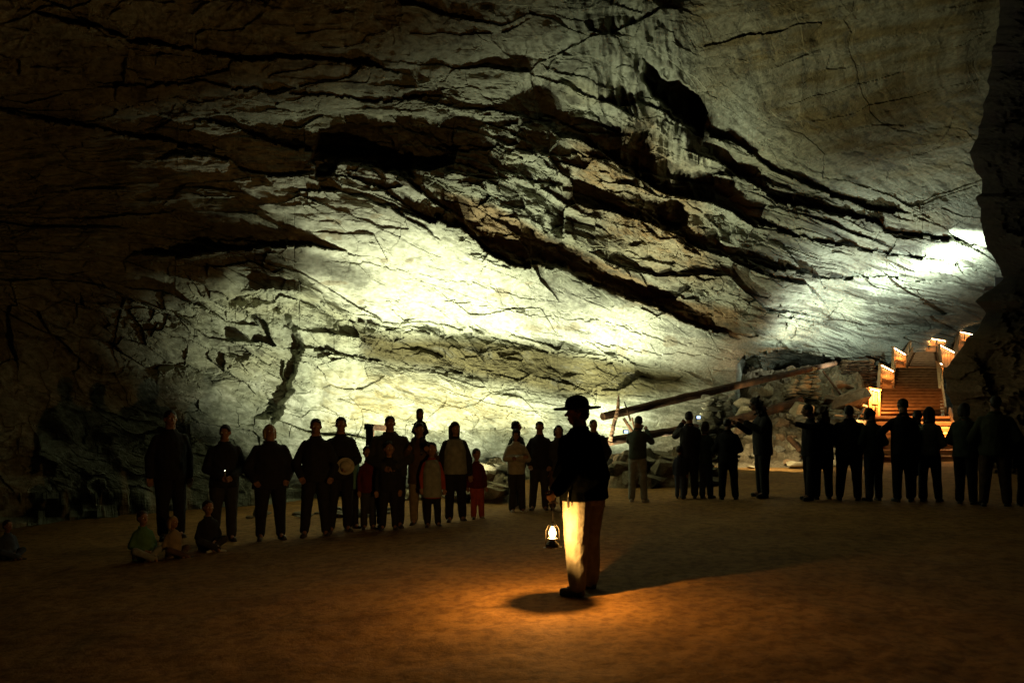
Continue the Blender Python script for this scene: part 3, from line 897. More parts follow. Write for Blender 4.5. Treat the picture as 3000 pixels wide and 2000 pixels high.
stand(806, 1004, 1214, 30, 'girl in teal top standing half hidden beside the man with the pale hat', jacket='teal', trousers='black', hair='bob', wid=.95, arms=('down', 'down'), group=GL, child=True)
stand(846, 1024, 1214, 10, 'small child in dark red top next to the big man in the grey hoodie', jacket='red', trousers='charcoal', wid=.95, child=True, group=GL)
stand(897, 956, 1211, 0, 'big broad shouldered man in charcoal hoodie, behind a boy', jacket='charcoal', trousers='black', wid=1.42, arms=('clasp', 'clasp'), belly=1.1, group=GL)
stand(893, 1014, 1216, 0, 'boy in black jacket standing against the big man in the hoodie', jacket='black', trousers='black', wid=1.2, child=True, group=GL, arms=('down', 'down'), stance=.02)
carrier = stand(966, 971, 1204, -5, 'man in dark coat and tan trousers carrying a child on his shoulders', jacket='brown', trousers='tan', wid=1.05, hem=.40, skirt=.01, arms=('lift', 'lift'), group=GL)
stand(994, 1016, 1209, 8, 'boy in orange and grey jacket in front of the man carrying a child', jacket='orange', trousers='black', wid=1.1, child=True, group=GL, vest='palegrey', hem=.36, stance=.02)
stand(1047, 969, 1197, 8, 'long haired woman in a pale vest over black sleeves', jacket='black', trousers='black', hair='long', wid=1.05, vest='palegrey', arms=('down', 'down'), stance=.02, group=GL)
stand(1097, 1030, 1192, 14, 'small child in dark red jacket and orange trousers, beside the woman in the pale vest', jacket='red', trousers='orange', wid=1.05, child=True, group=GL)
stand(1188, 967, 1167, 62, 'man in olive jacket and jeans turned away behind the woman in the white top', jacket='olive', trousers='denim', wid=1.1, arms=('pocket', 'pocket'), group=GL, hr=10, shoes=SHOE_W, lean=.06)
stand(1188, 986, 1177, 15, 'young woman in white pullover with a dark hood up', jacket='cream', trousers='charcoal', hair='hood', hood='black', wid=1.0, arms=('cross', 'cross'), group=GL, shoes=SHOE_W)
stand(1238, 968, 1172, 0, 'tall thin man in black between the white pullover and the ranger', jacket='black', trousers='charcoal', wid=1.0, arms=('pocket', 'pocket'), stance=.03, group=GL)
stand(1281, 977, 1171, 8, 'long haired woman half hidden behind the ranger', jacket='charcoal', trousers='brown', hair='bob', wid=1.1, group=GL)
stand(1366, 964, 1160, 0, 'dark clothed man whose head and leg show behind the right side of the ranger', jacket='black', trousers='brown', wid=1.2, arms=('pocket', 'pocket'), step=.03, stance=.03, group=GL)

p_cam1 = stand(1465, 956, 1152, 160, 'woman in dark green top and pale trousers taking a photo of the wall', jacket='greygreen', trousers='palegrey', wid=1.1, arms=('camera', 'camera'), hem=.50, stance=.03, group=GR, shoes=SHOE_W, hr=10)
p_cam2 = stand(1583, 945, 1144, 190, 'man in black taking a photo with both arms raised', jacket='black', trousers='black', wid=1.15, arms=('camera', 'camera'), group=GR, hr=-8)
stand(1562, 1024, 1145, 170, 'small child in blue top at the legs of the man taking a photo', jacket='navy', trousers='denim', wid=1.1, child=True, group=GR)
stand(1622, 968, 1144, 150, 'slim person in a pale mottled jacket in front of the stacked stone pillar', jacket='greygreen', trousers='denim', hair='bob', hcol='brown', wid=.85, arms=('clasp', 'clasp'), group=GR)
stand(1674, 962, 1147, 180, 'stocky dark clothed person in front of the nearer stone pillar', jacket='black', trousers='charcoal', wid=1.25, arms=('clasp', 'clasp'), stance=.03, group=GR)
stand(1752, 914, 1141, -70, 'tall woman with a big head of curls looking down at her hands', jacket='black', trousers='black', hair='curly', wid=1.25, arms=('lift', 'lift'), hem=.42, nod=14, stance=.02, group=GR, lean=-.03)
stand(1860, 929, 1148, -60, 'dark clothed person holding one arm straight out to the left', jacket='black', trousers='black', wid=1.0, arms=('down', 'point'), group=GR, stance=.0, step=.03)
stand(1890, 933, 1146, 200, 'woman with long curly hair in a long black jacket', jacket='black', trousers='black', hair='curly', hcol='brown', wid=1.2, hem=.42, skirt=.01, arms=('clasp', 'clasp'), stance=.02, group=GR)
stand(1949, 931, 1148, 180, 'round shouldered man in black seen from behind, hands in front', jacket='black', trousers='black', wid=1.42, arms=('clasp', 'clasp'), stance=.03, group=GR, belly=1.1)
stand(2008, 937, 1150, 215, 'woman with dark bob in grey green jacket leaning towards her neighbour', jacket='greygreen', trousers='denim', hair='bob', wid=1.12, arms=('clasp', 'clasp'), lean=-.10, group=GR, hem=.47)
stand(2076, 916, 1152, 195, 'tall man in black with one arm hanging, before the stairs', jacket='black', trousers='black', wid=1.15, arms=('down', 'wide'), group=GR, stance=.015)
stand(2108, 942, 1149, 180, 'dark haired person squeezed behind the couple before the stairs', jacket='brown', trousers='black', wid=1.05, group=GR)
stand(2137, 935, 1152, 170, 'woman in pale grey jacket with long dark hair', jacket='palegrey', trousers='navy', hair='long', wid=1.08, arms=('clasp', 'clasp'), hem=.49, stance=.035, group=GR)
stand(2220, 926, 1158, 165, 'woman in dark green jacket touching shoulders with the man at her side', jacket='greygreen', trousers='black', hair='bob', wid=1.12, arms=('clasp', 'clasp'), group=GR, skirt=.01)
stand(2286, 910, 1163, 180, 'tall broad man in dark jacket, last whole figure of the row', jacket='olive', trousers='brown', wid=1.38, arms=('pocket', 'pocket'), stance=.035, group=GR, hr=20)
stand(2357, 976, 1164, 190, 'person cut off by the picture edge at the far right', jacket='black', trousers='black', wid=1.05, group=GR)

stand(328, 1170, 1286, 25, 'child in green top sitting cross legged at the feet of the tall man', jacket='green', trousers='palegrey', hcol='brown', child=True, pose='sit', wid=1.2, arms=('clasp', 'clasp'), group=GS)
stand(398, 1183, 1280, 40, 'fair haired child in tan top sitting in the middle of the group', jacket='tan', trousers='brown', hcol='blond', hair='bob', child=True, pose='sit', wid=1.2, arms=('clasp', 'clasp'), lean=-.08, group=GS)
stand(478, 1146, 1262, 20, 'child in black sitting with pale trainers in front of the man with the tiny light', jacket='black', trousers='charcoal', child=True, pose='sit', wid=1.15, arms=('clasp', 'clasp'), group=GS, shoes=SHOE_W)
stand(18, 1192, 1284, 30, 'child in blue top sitting alone by the left edge', jacket='denim', trousers='denim', child=True, pose='sit', wid=1.2, arms=('clasp', 'clasp'), group=GS)

# the child riding on the carrier's shoulders
(cx, cy, cz, cH) = carrier[1]
rH = (1004 - 939) / F * cy / .49
person((cx - .02, cy + .10, cz + cH * .855 - .5 * rH), -4, rH, 'hooded child riding on the shoulders of a man', jacket='black', trousers='charcoal', hair='hood', hood='olive', pose='ride', child=True,
       wid=1.0, arms=('clasp', 'clasp'), hr=22, group=GL, hem=.5)


# ---------------------------------------------------------------- held things
def world_of(root_info, fx, fy, fz, rz):
    x, y, z, H = root_info
    r = math.radians(rz) - math.atan2(x, y)
    v = Matrix.Rotation(r, 3, 'Z') @ Vector((fx * H, fy * H, fz * H))
    return Vector((x, y, z)) + v


def camera_prop(loc, rz, label):
    r = empty('digital_camera', loc, rz); tag(r, label, 'camera')
    b = MB(); b.box((0, 0, 0), (.105, .028, .066)); b.box((.03, 0, .036), (.02, .016, .008))
    me = b.build('camera_body', cm('camera_plastic', (.03, .03, .035), rough=.4), r)
    l = MB(); l.tube([(-.01, -.014, 0), (-.01, -.034, 0)], [.024, .021], 16); l.build('lens', M['camera_plastic'], r)
    s = MB(); s.box((-.008, .0155, 0), (.072, .003, .050)); s.build('screen', emis('camera_screen', (.45, .62, 1.0), 2.6) if 'scr' not in M else M['scr'], r)


pc1 = P(1437, 991, p_cam1[1][1] + .26); pc2 = P(1603, 958, p_cam2[1][1] + .26)
camera_prop(pc1, math.radians(180 - 12), 'small camera with glowing blue screen held up by the woman in pale trousers')
camera_prop(pc2, math.radians(180 + 6), 'small camera with bright screen held up by the man in black')
hat = empty('round_hat', world_of(p_plate[1], .03, -.175, .585, 8), 0); tag(hat, 'round pale brimmed hat held against the front of a man', 'hat')
h = MB(); h.tube([(0, .0, 0), (0, -.012, 0)], [.125, .125], 28); o = h.build('brim', cm('cloth_cream', CLOTH['cream']), hat)
h = MB(); h.ell((0, -.012, 0), (.082, .05, .082), 18, 10); h.build('crown', M['cloth_cream'], hat, True)
hat.rotation_euler = (math.radians(8), math.radians(20), math.radians(8))
tl = empty('pocket_torch', world_of(p_light[1], .0, -.185, .60, 5), 0); tag(tl, 'tiny lit torch in the hands of a man in a dark jacket', 'torch')
h = MB(); h.capsule((0, 0, -.035), .010, (0, 0, .02), .011); h.build('barrel', cm('torch_metal', (.15, .15, .16), rough=.3), tl)
h = MB(); h.ell((0, -.002, .032), (.008, .008, .006), 8, 6); h.build('bulb', emis('torch_glow', (1, .95, .75), 6), tl)

# ---------------------------------------------------------------- the ranger
gx, gy = (1342 - CU) / F * 7.40, 7.40
g0 = gz(gx, gy)
LX = P(1269, 1222, 7.02)
gH = 1.77
grip = Vector((LX.x + .005, 7.035, .90))
RZ = -125
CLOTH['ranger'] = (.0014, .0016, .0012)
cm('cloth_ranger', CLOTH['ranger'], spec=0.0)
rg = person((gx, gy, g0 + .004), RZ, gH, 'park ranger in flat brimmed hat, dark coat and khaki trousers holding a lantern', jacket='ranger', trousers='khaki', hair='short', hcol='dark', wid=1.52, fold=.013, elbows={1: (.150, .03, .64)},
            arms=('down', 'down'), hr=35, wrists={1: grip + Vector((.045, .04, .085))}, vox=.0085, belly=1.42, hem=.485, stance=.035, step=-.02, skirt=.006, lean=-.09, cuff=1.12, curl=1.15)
# campaign hat on his head
hd = LAST['hc']
hat = empty('ranger_hat', hd + Vector((0.0, 0, .040)), math.radians(-90)); tag(hat, 'flat brimmed hat with a pinched crown on the head of the ranger', 'hat')
FELT = cm('hat_felt', (.035, .028, .018), bump=.001)
b = MB()
n = 40; rings = []
for (r, z) in ((.0, -.004), (.088, -.004), (.150, -.008), (.182, -.006), (.187, .002), (.182, .010), (.150, .010), (.096, .012), (.0, .012)):
    rings.append([(max(r, .001) * math.cos(2 * math.pi * k / n), max(r, .001) * 1.06 * math.sin(2 * math.pi * k / n), z) for k in range(n)])
vs = [p for r in rings for p in r]
b.add(vs, [(i * n + k, i * n + (k + 1) % n, (i + 1) * n + (k + 1) % n, (i + 1) * n + k) for i in range(len(rings) - 1) for k in range(n)])
b.build('brim', FELT, hat, True)
b = MB(); rings = []
for (r, z) in ((.094, .006), (.093, .03), (.090, .06), (.080, .088), (.062, .106), (.036, .120), (.012, .126), (.001, .126)):
    ring = []
    for k in range(n):
        t = 2 * math.pi * k / n
        pinch = 1 - .13 * max(0, math.cos(2 * t)) ** 2 * (z > .05) * (z / .12) - .0
        ring.append((r * pinch * math.cos(t), r * 1.08 * pinch * math.sin(t), z))
    rings.append(ring)
b.add([p for r in rings for p in r], [(i * n + k, i * n + (k + 1) % n, (i + 1) * n + (k + 1) % n, (i + 1) * n + k) for i in range(len(rings) - 1) for k in range(n)])
b.build('crown', FELT, hat, True)
b = MB(); b.tube([(.0965 * math.cos(t), .104 * math.sin(t), .016) for t in [2 * math.pi * k / 24 for k in range(25)]], [.007] * 25, 6, False); b.build('hat_band', cm('hat_leather', (.05, .025, .012), rough=.5), hat, True)
hat.rotation_euler = (math.radians(3), math.radians(3), math.radians(-90)); hat.scale = (1.08, 1.14, 1.0)

# pouch and strap that hang at his hip
hip = Vector((P(1306, 1150, 7.12).x, 7.14, P(1306, 1150, 7.14).z))
pr = empty('belt_pouch', hip, math.radians(-125)); tag(pr, 'small black holder hanging on a strap at the hip of the ranger', 'pouch')
BL = cm('black_leather', (.01, .01, .01), rough=.4)
b = MB(); b.capsule((0, 0, -.05), .011, (.004, 0, .03), .012, 10); b.build('holder', BL, pr, True)
b = MB(); b.capsule((.004, 0, .03), .005, (.03, .02, .085), .005, 8); b.capsule((.004, 0, .03), .005, (-.03, .02, .075), .005, 8); b.build('strap', BL, pr, True)
b = MB(); b.tube([(.018 * math.cos(t), 0, -.066 + .012 * math.sin(t)) for t in [2 * math.pi * k / 14 for k in range(15)]], [.002] * 15, 6, False); b.build('key_ring', cm('lantern_metal', (.35, .32, .28), rough=.35, metal=1.0), pr, True)

# ---------------------------------------------------------------- lantern
ln = empty('oil_lantern', (LX.x, LX.y, LX.z - .135), math.radians(12)); tag(ln, 'lit oil lantern with wire guard hanging from the hand of the ranger', 'lantern')
LM = cm('lantern_metal', (.35, .32, .28), rough=.35, metal=1.0)
GW = cm('guard_metal', (.012, .009, .006), rough=.6, spec=.05)
tank = MB(); tank.loft([(0, 0, 0, .052, .052), (0, 0, .006, .060, .060), (0, 0, .026, .060, .060), (0, 0, .042, .050, .050), (0, 0, .056, .030, .030), (0, 0, .074, .022, .022)], 28); tank.build('oil_tank', cm('tank_paint', (.03, .03, .028), rough=.4), ln, True)
pl = MB(); pl.loft([(0, 0, .076, .040, .040), (0, 0, .079, .045, .045), (0, 0, .084, .045, .045), (0, 0, .086, .030, .030)], 24); pl.build('burner_plate', LM, ln, True)
# glass globe: a thin open shell
gb = MB(); n = 24; prof = [(.024, .088), (.033, .100), (.039, .118), (.040, .135), (.036, .155), (.028, .172), (.021, .184)]
rings = [[(r * math.cos(2 * math.pi * k / n), r * math.sin(2 * math.pi * k / n), z) for k in range(n)] for r, z in prof]
gb.add([p for r in rings for p in r], [(i * n + k, i * n + (k + 1) % n, (i + 1) * n + (k + 1) % n, (i + 1) * n + k) for i in range(len(rings) - 1) for k in range(n)])
gm = bpy.data.materials.new('globe_glass'); gm.use_nodes = True; nt = gm.node_tree; nt.nodes.clear()
o_ = nt.nodes.new('ShaderNodeOutputMaterial'); mxs = nt.nodes.new('ShaderNodeMixShader'); tr_ = nt.nodes.new('ShaderNodeBsdfTransparent'); gl = nt.nodes.new('ShaderNodeBsdfGlossy')
gl.inputs['Roughness'].default_value = .1; mxs.inputs[0].default_value = .06; tr_.inputs[0].default_value = (1, .97, .9, 1)
nt.links.new(tr_.outputs[0], mxs.inputs[1]); nt.links.new(gl.outputs[0], mxs.inputs[2]); nt.links.new(mxs.outputs[0], o_.inputs[0])
gb.build('glass_globe', gm, ln, True)
fl = MB(); rr = [(.008, .088), (.022, .100), (.031, .118), (.032, .136), (.027, .156), (.016, .174), (.003, .188)]
fl.loft([(0, 0, z, r, r) for r, z in rr], 14); FM = emis('flame_glow', (1.0, .56, .20), 14); nt = FM.node_tree
ad = nt.nodes.new('ShaderNodeAddShader'); t_ = nt.nodes.new('ShaderNodeBsdfTransparent'); e_ = [n for n in nt.nodes if n.type == 'EMISSION'][0]
nt.links.new(e_.outputs[0], ad.inputs[0]); nt.links.new(t_.outputs[0], ad.inputs[1]); nt.links.new(ad.outputs[0], nt.nodes['Material Output'].inputs[0])
fl.build('flame', FM, ln, True)
cp = MB(); cp.loft([(0, 0, .186, .024, .024), (0, 0, .192, .026, .026), (0, 0, .200, .014, .014), (0, 0, .206, .010, .010)], 20); cp.build('chimney_cap', LM, ln, True)
for k in range(4):
    t = 2 * math.pi * (k + .0) / 4
    c, s = math.cos(t), math.sin(t)
    g = MB(); g.tube([(.062 * c, .062 * s, .012), (.062 * c, .062 * s, .10), (.060 * c, .060 * s, .155), (.046 * c, .046 * s, .185), (.020 * c, .020 * s, .214), (.004 * c, .004 * s, .232)], [.0015] * 6, 6)
    g.build('guard_wire', GW, ln, True)
    f = MB(); f.loft([(.066 * c, .066 * s, .002, .018, .018), (.066 * c, .066 * s, .006, .018, .018)], 14); f.build('foot_disc', LM, ln, True)
gl_ = (grip - Vector((LX.x, LX.y, LX.z - .135)))
gl_.rotate(Matrix.Rotation(-math.radians(12), 3, 'Z'))
b = MB(); b.tube([(0, 0, .228), (gl_.x * .5, gl_.y * .5, .34), (gl_.x * .9, gl_.y * .9, gl_.z - .03)], [.0022] * 3, 6)
b.tube([(gl_.x - .045, gl_.y, gl_.z - .035), (gl_.x - .03, gl_.y, gl_.z - .02), (gl_.x + .03, gl_.y, gl_.z - .02), (gl_.x + .045, gl_.y, gl_.z - .035)], [.005] * 4, 8)
b.build('bail_handle', LM, ln, True)
# ================================================================ STAIRS
WOOD = mat('stair_wood', (.34, .17, .06), rough=.6, noise=.0, scale=4, col2=(.52, .28, .11), bump=.002)
TREAD = mat('tread_wood', (.26, .12, .04), rough=.65, noise=.0, scale=5, col2=(.42, .21, .08), bump=.002)
RISER = mat('riser_wood', (.20, .09, .03), rough=.7, noise=.0, scale=5, col2=(.36, .17, .06), bump=.002)
STRIP = emis('handrail_lamp', (1.0, .66, .34), 26)
st = empty('staircase', (P(2050, 1052, 23.6).x, 23.6, gz(10, 23.6))); tag(st, 'wooden staircase with lit handrails climbing away on the right', 'staircase')
off = Vector(st.location)


def sb(name, mb, m, parent=st):
    mb.v = [tuple(Vector(p) - off) for p in mb.v]
    o = mb.build(name, m, parent)
    return o


def xs(u, Y): return (u - CU) / F * Y


def zs(v, Y): return EYE + (HV - v) / F * Y


FL = [  # Y0, z0, uL0, uR0,   Y1, z1, uL1, uR1, steps
    (23.6, gz(10, 23.6) + .02, 1925, 2200, 26.0, 1.48, 1990, 2178, 8),
    (27.3, 1.48, 2014, 2166, 31.0, 2.50, 2023, 2161, 8),
    (32.2, 2.50, 2049, 2160, 36.5, 3.58, 2058, 2155, 8),
    (37.8, 3.58, 2078, 2153, 42.0, 4.68, 2098, 2149, 8)]
for (Y0, z0, a0, b0, Y1, z1, a1, b1, n) in FL:
    rise = (z1 - z0) / n
    for k in range(n):
        ya = Y0 + (Y1 - Y0) * k / n; yb = Y0 + (Y1 - Y0) * (k + 1) / n
        t = (k + .5) / n
        xl = xs(a0, Y0) * (1 - t) + xs(a1, Y1) * t; xr = xs(b0, Y0) * (1 - t) + xs(b1, Y1) * t
        m = MB(); zt = z0 + rise * (k + 1)
        cx_, wx = (xl + xr) / 2, xr - xl
        m.box((cx_, (ya + yb) / 2 - .035, zt - .02), (wx, yb - ya + .07, .045))
        o = sb('step', m, TREAD)
        m = MB(); m.box((cx_, ya + .05, zt - rise / 2 - .02), (wx - .01, .02, rise - .042)); sb('riser', m, RISER, o)
    for (a_, b_, s) in ((a0, a1, -1), (b0, b1, 1)):
        m = MB()
        p0 = Vector((xs(a_, Y0) + s * .04, Y0 - .1, z0 + .10)); p1 = Vector((xs(b_, Y1) + s * .04, Y1, z1 + .10))
        m.beam(p0, p1, .06, .42)
        sb('stringer', m, WOOD)
for i, (Y0, Y1, z, a, b) in enumerate([(26.0, 27.3, 1.48, 1990, 2178), (31.0, 32.2, 2.50, 2021, 2168), (36.5, 37.8, 3.58, 2052, 2165), (42.0, 44.2, 4.68, 2094, 2180)]):
    m = MB(); xl = xs(a, Y0); xr = xs(b, Y0)
    k = max(3, int((Y1 - Y0) / .14))
    for j in range(k):
        yy = Y0 + (Y1 - Y0) * (j + .5) / k
        m.box(((xl + xr) / 2, yy, z - .02), (xr - xl, (Y1 - Y0) / k - .008, .04))
    m.box(((xl + xr) / 2, Y0 + .02, z - .14), (xr - xl, .04, .2))
    sb('landing', m, TREAD)
    for x in (xl + .1, xr - .1):
        m = MB(); m.beam((x, Y1 - .1, z - .05), (x, Y1 - .1, gz(x, Y1) - .1), .12, .12, (0, 1, 0)); sb('support_post', m, WOOD)


LAMPS = []


def panel(uL, uR, Y, vtL, vtR, vb, slats, mid=True, strip=True, dY=0.0):
    """railing panel facing down the stairs: posts, boards, sloping handrail and the lamp under it"""
    YL, YR = Y, Y + dY
    A = Vector((xs(uL, YL), YL, zs(vtL, YL))); B = Vector((xs(uR, YR), YR, zs(vtR, YR)))
    zb = zs(vb, Y)
    pn = MB()
    g = (B - A) / slats
    for k in range(slats):
        c = A + g * (k + .5)
        w = (B - A).length / slats
        pn.box((c.x, c.y + .02, (c.z - .06 + zb) / 2), (w * .80, .022, c.z - .06 - zb), Matrix.Rotation(math.atan2(B.y - A.y, B.x - A.x), 3, 'Z'))
    o = sb('railing_panel', pn, WOOD)
    for q in (A, B):
        m = MB(); m.beam((q.x, q.y - .03, zb - .12), (q.x, q.y - .03, q.z - .02), .08, .08, (0, 1, 0)); sb('post', m, WOOD)
    m = MB(); d = (B - A).normalized(); m.beam(A - d * .07 + Vector((0, -.03, .03)), B + d * .07 + Vector((0, -.03, .03)), .16, .045); sb('handrail', m, WOOD)
    if mid:
        m = MB(); za = (A.z + zb) / 2; zc = (B.z + zb) / 2
        m.beam((A.x, A.y - .045, za), (B.x, B.y - .045, zc), .05, .07); m.beam((A.x, A.y - .035, zb + .03), (B.x, B.y - .035, zb + .03), .04, .14); sb('rail', m, WOOD)
    if strip:
        m = MB(); m.beam(A + Vector((.02, -.09, -.012)), B + Vector((-.02, -.09, -.012)), .05, .022); sb('lamp_strip', m, STRIP); LAMPS.append((A + B) / 2 + Vector((0, -.22, -.10)))
    return A, B


pA = panel(1997, 2017, 27.3, 893, 897, 955, 3)
pB = panel(2021, 2050, 32.2, 838, 852, 893, 5)
pC = panel(2051, 2078, 37.8, 799, 814, 846, 4)
pD = panel(2097, 2170, 44.0, 771, 783, 806, 4, True)
pE = panel(2157, 2190, 41.0, 793, 809, 843, 5, False)
pF = panel(2153, 2162, 37.0, 833, 836, 872, 2)
pG = panel(2166, 2200, 26.6, 962, 964, 1012, 4)
pH = panel(2203, 2240, 46.0, 762, 770, 800, 3)
pI = panel(2216, 2254, 52.0, 743, 744, 762, 3)
LAMPS += [P(1975, 985, 24.2), P(2185, 985, 24.4), P(2030, 905, 26.8)]  # no strips here: added spots that throw light up the flights
# sloping side rails that join the panels
for (a, b) in ((pA[1], pB[0]), (pB[1], pC[0]), (pC[1], pD[0]), (pG[0], pF[0]), (pF[1], pE[0]), (pE[1], pH[0]), (pH[0], pI[0])):
    m = MB(); m.beam(a + Vector((0, 0, .03)), b + Vector((0, 0, .03)), .10, .045); sb('handrail', m, WOOD)
    m = MB(); m.beam(a + Vector((0, 0, -.80)), b + Vector((0, 0, -.80)), .05, .22); sb('stringer', m, WOOD)
    for t in (.33, .66):
        q = a.lerp(b, t); m = MB(); m.beam(q + Vector((0, 0, -.85)), q + Vector((0, 0, 0)), .07, .07, (0, 1, 0)); sb('post', m, WOOD)
# upper flight turning right
for k in range(10):
    t = k / 10; q0 = Vector((xs(2168, 44.4) + t * 2.2, 44.4 + t * 7.5, 4.68 + t * 1.5))
    m = MB(); m.box(q0 + Vector((.55, .3, 0)), (1.5, .7, .05)); sb('step', m, TREAD)

# ================================================================ ROCKS
BM = [rock_mat('block_pale', False, (.46, .40, .26), (.30, .24, .14), .012, 5), rock_mat('block_grey', False, (.33, .30, .22), (.2, .17, .11), .012, 5), rock_mat('block_brown', False, (.34, .22, .12), (.2, .12, .06), .012, 5)]


def rock_mesh(seed, size, n=16, flat=1.0):
    r = random.Random(seed)
    bm = bmesh.new()
    for _ in range(n):
        v = Vector((r.gauss(0, 1), r.gauss(0, 1), r.gauss(0, 1))).normalized() * r.uniform(.8, 1.05)
        v = Vector((max(-.78, min(.78, v.x)), max(-.78, min(.78, v.y)), max(-.7, min(.7, v.z))))
        bm.verts.new((v.x * size[0], v.y * size[1], v.z * size[2]))
    bmesh.ops.convex_hull(bm, input=bm.verts)
    for v in [v for v in bm.verts if not v.link_faces]: bm.verts.remove(v)
    m = min(size)
    bmesh.ops.bevel(bm, geom=bm.edges[:] , offset=m * .07, segments=2, affect='EDGES', profile=.6)
    bmesh.ops.triangulate(bm, faces=bm.faces[:])
    bmesh.ops.subdivide_edges(bm, edges=bm.edges[:], cuts=1)
    for v in bm.verts:
        v.co += Vector((r.uniform(-1, 1), r.uniform(-1, 1), r.uniform(-1, 1))) * m * .022
    me = bpy.data.meshes.new('rock'); bm.to_mesh(me); bm.free()
    return me


def talus_z(x, y):
    """height of the rubble slope above datum"""
    z = ground_z(x, y)
    u = CU + x / y * F
    a = ss(1590, 1720, u) * (1 - ss(1975, 2020, u))
    m = a * (ss(21.5, 26.0, y) * 1.35 + ss(26, 33, y) * 1.8)
    c = ss(1060, 1120, u) * (1 - ss(1150, 1200, u)); m2 = c * ss(14.0, 16.5, y) * .45
    d = ss(1380, 1430, u) * (1 - ss(1590, 1640, u)); m3 = d * ss(16.6, 17.6, y) * .50 * (1 - ss(18.6, 19.3, y))
    return z + m + m2 + m3


def talus():
    us = np.linspace(1040, 2030, 200); ys = np.linspace(13.5, 36, 150)
    Ug, Yg = np.meshgrid(us, ys); X = (Ug - CU) / F * Yg
    Z = talus_z(X, Yg); H0 = Z - ground_z(X, Yg)
    Z = Z + ss(0.02, .3, H0) * (.22 * facets(X * 2.2, Yg * 2.2, 401, 1, 1) + .10 * facets(X * 5, Yg * 5, 402, 1, 1)) - .10 * (1 - ss(0, .12, H0))
    nv, nu = X.shape; idx = np.arange(nv * nu).reshape(nv, nu)
    q = np.stack([idx[:-1, :-1], idx[:-1, 1:], idx[1:, 1:], idx[1:, :-1]], -1).reshape(-1, 4)
    me = bpy.data.meshes.new('rubble_slope'); me.from_pydata(np.stack([X, Yg, Z], -1).reshape(-1, 3).tolist(), [], q.tolist()); me.update()
    o = link('rubble_slope', me, rock_mat('rubble_earth', False, (.30, .24, .15), (.15, .11, .06), .03, 4)); tag(o, 'slope of fine rubble and earth', None, None, 'structure')


talus()
LIB = [rock_mesh(i, (1, random.Random(i).uniform(.6, 1), random.Random(i + 50).uniform(.4, .8)), 14 + i % 6) for i in range(12)]


def boulder(u, v, Y, w, h, label, k=0, m=0, group=None, rz=None, tilt=0.0, d=None, name='boulder'):
    """one block centred at pixel (u, v); w, h its size in metres"""
    c = P(u, v, Y)
    me = LIB[k % 12].copy(); me.materials.clear(); me.materials.append(BM[m])
    o = bpy.data.objects.new(name, me); COL.objects.link(o)
    o.location = c
    o.scale = (w / 1.5, (d or w * .8) / 1.2, h / .95)
    o.rotation_euler = (0, math.radians(tilt), math.radians(rz if rz is not None else (k * 37) % 60 - 30))
    tag(o, label, 'boulder', group)
    return o


# the blocks one can tell apart
boulder(1757, 899, 28, .62, .78, 'tall pale boulder left of the stacked stone pillar under the long log', 1, 0)
boulder(1707, 924, 26, .62, .30, 'yellowish boulder between the two stone pillars', 2, 0)
boulder(1841, 943, 25.4, .78, .62, 'squared block with a bright lower edge below the short log', 3, 0)
boulder(1716, 957, 25, .85, .55, 'cracked pale slab leaning beside the nearer stone pillar', 4, 0, tilt=24)
boulder(1728, 1008, 23.6, .55, .42, 'very bright block near the floor left of the tall curly haired woman', 5, 0)
boulder(1831, 1026, 23.2, .52, .45, 'rounded pale block at the foot of the rubble slope', 6, 0)
boulder(1929, 888, 30, 1.0, .48, 'flat brown boulder lying high up beside the right stone pillar', 7, 2)
boulder(1908, 924, 28, .85, .60, 'brown boulder behind the woman with long curly hair', 8, 2)
boulder(1958, 926, 27, 1.5, .95, 'large orange lit slab leaning by the foot of the stairs', 9, 2, tilt=-32, rz=6)
boulder(1917, 958, 26, .75, .5, 'pale block showing left of the round shouldered man', 10, 0)
boulder(1965, 955, 26.2, .8, .3, 'low brown slab at the edge of the lowest stairs', 11, 2)
# timber and stones in front
rnd = random.Random(12)
GB = 'loose limestone blocks of the rubble slope'
for i in range(62):
    u = rnd.uniform(1640, 1990); y = rnd.uniform(21.6, 27.5)
    x = (u - CU) / F * y; z = float(talus_z(np.array(x), np.array(y)))
    s = rnd.uniform(.16, .5)
    v = HV - (z + s * .2 - EYE) / y * F
    boulder(u, v, y, s * 1.2, s * rnd.uniform(.5, .9), 'loose limestone block lying on the rubble slope before the stairs', rnd.randrange(12), rnd.choice([0, 0, 1, 2]), GB)
GB2 = 'dark blocks below the log pipes'
for i in range(40):
    u = rnd.uniform(1395, 1640); y = rnd.uniform(16.8, 18.8)
    x = (u - CU) / F * y; z = float(talus_z(np.array(x), np.array(y)))
    s = rnd.uniform(.2, .55)
    v = HV - (z + s * .2 - EYE) / y * F
    boulder(u, v, y, s * 1.2, s * rnd.uniform(.5, .9), 'dark block in the heap below the log pipes', rnd.randrange(12), 1, GB2)
GB3 = 'stones against the bright wall on the left'
for i in range(46):
    u = rnd.uniform(900, 1175); y = rnd.uniform(15.5, 16.7) if u < 1060 else rnd.uniform(14.6, 16.2)
    x = (u - CU) / F * y; z = float(talus_z(np.array(x), np.array(y)))
    s = rnd.uniform(.14, .42) * (1 if u > 1060 else .8)
    v = HV - (z + s * .25 - EYE) / y * F
    boulder(u, v, y, s * 1.2, s * rnd.uniform(.5, .9), 'stone at the foot of the bright wall behind the visitors', rnd.randrange(12), rnd.choice([0, 0, 1]), GB3)
for i in range(26):
    u = rnd.uniform(560, 900); y = rnd.uniform(13.2, 14.2)
    x = (u - CU) / F * y; z = gz(x, y); s = rnd.uniform(.08, .25)
    boulder(u, HV - (z + s * .2 - EYE) / y * F, y, s * 1.3, s * .5, 'small stone at the foot of the wall behind the left visitors', rnd.randrange(12), 1, 'small stones along the left wall')
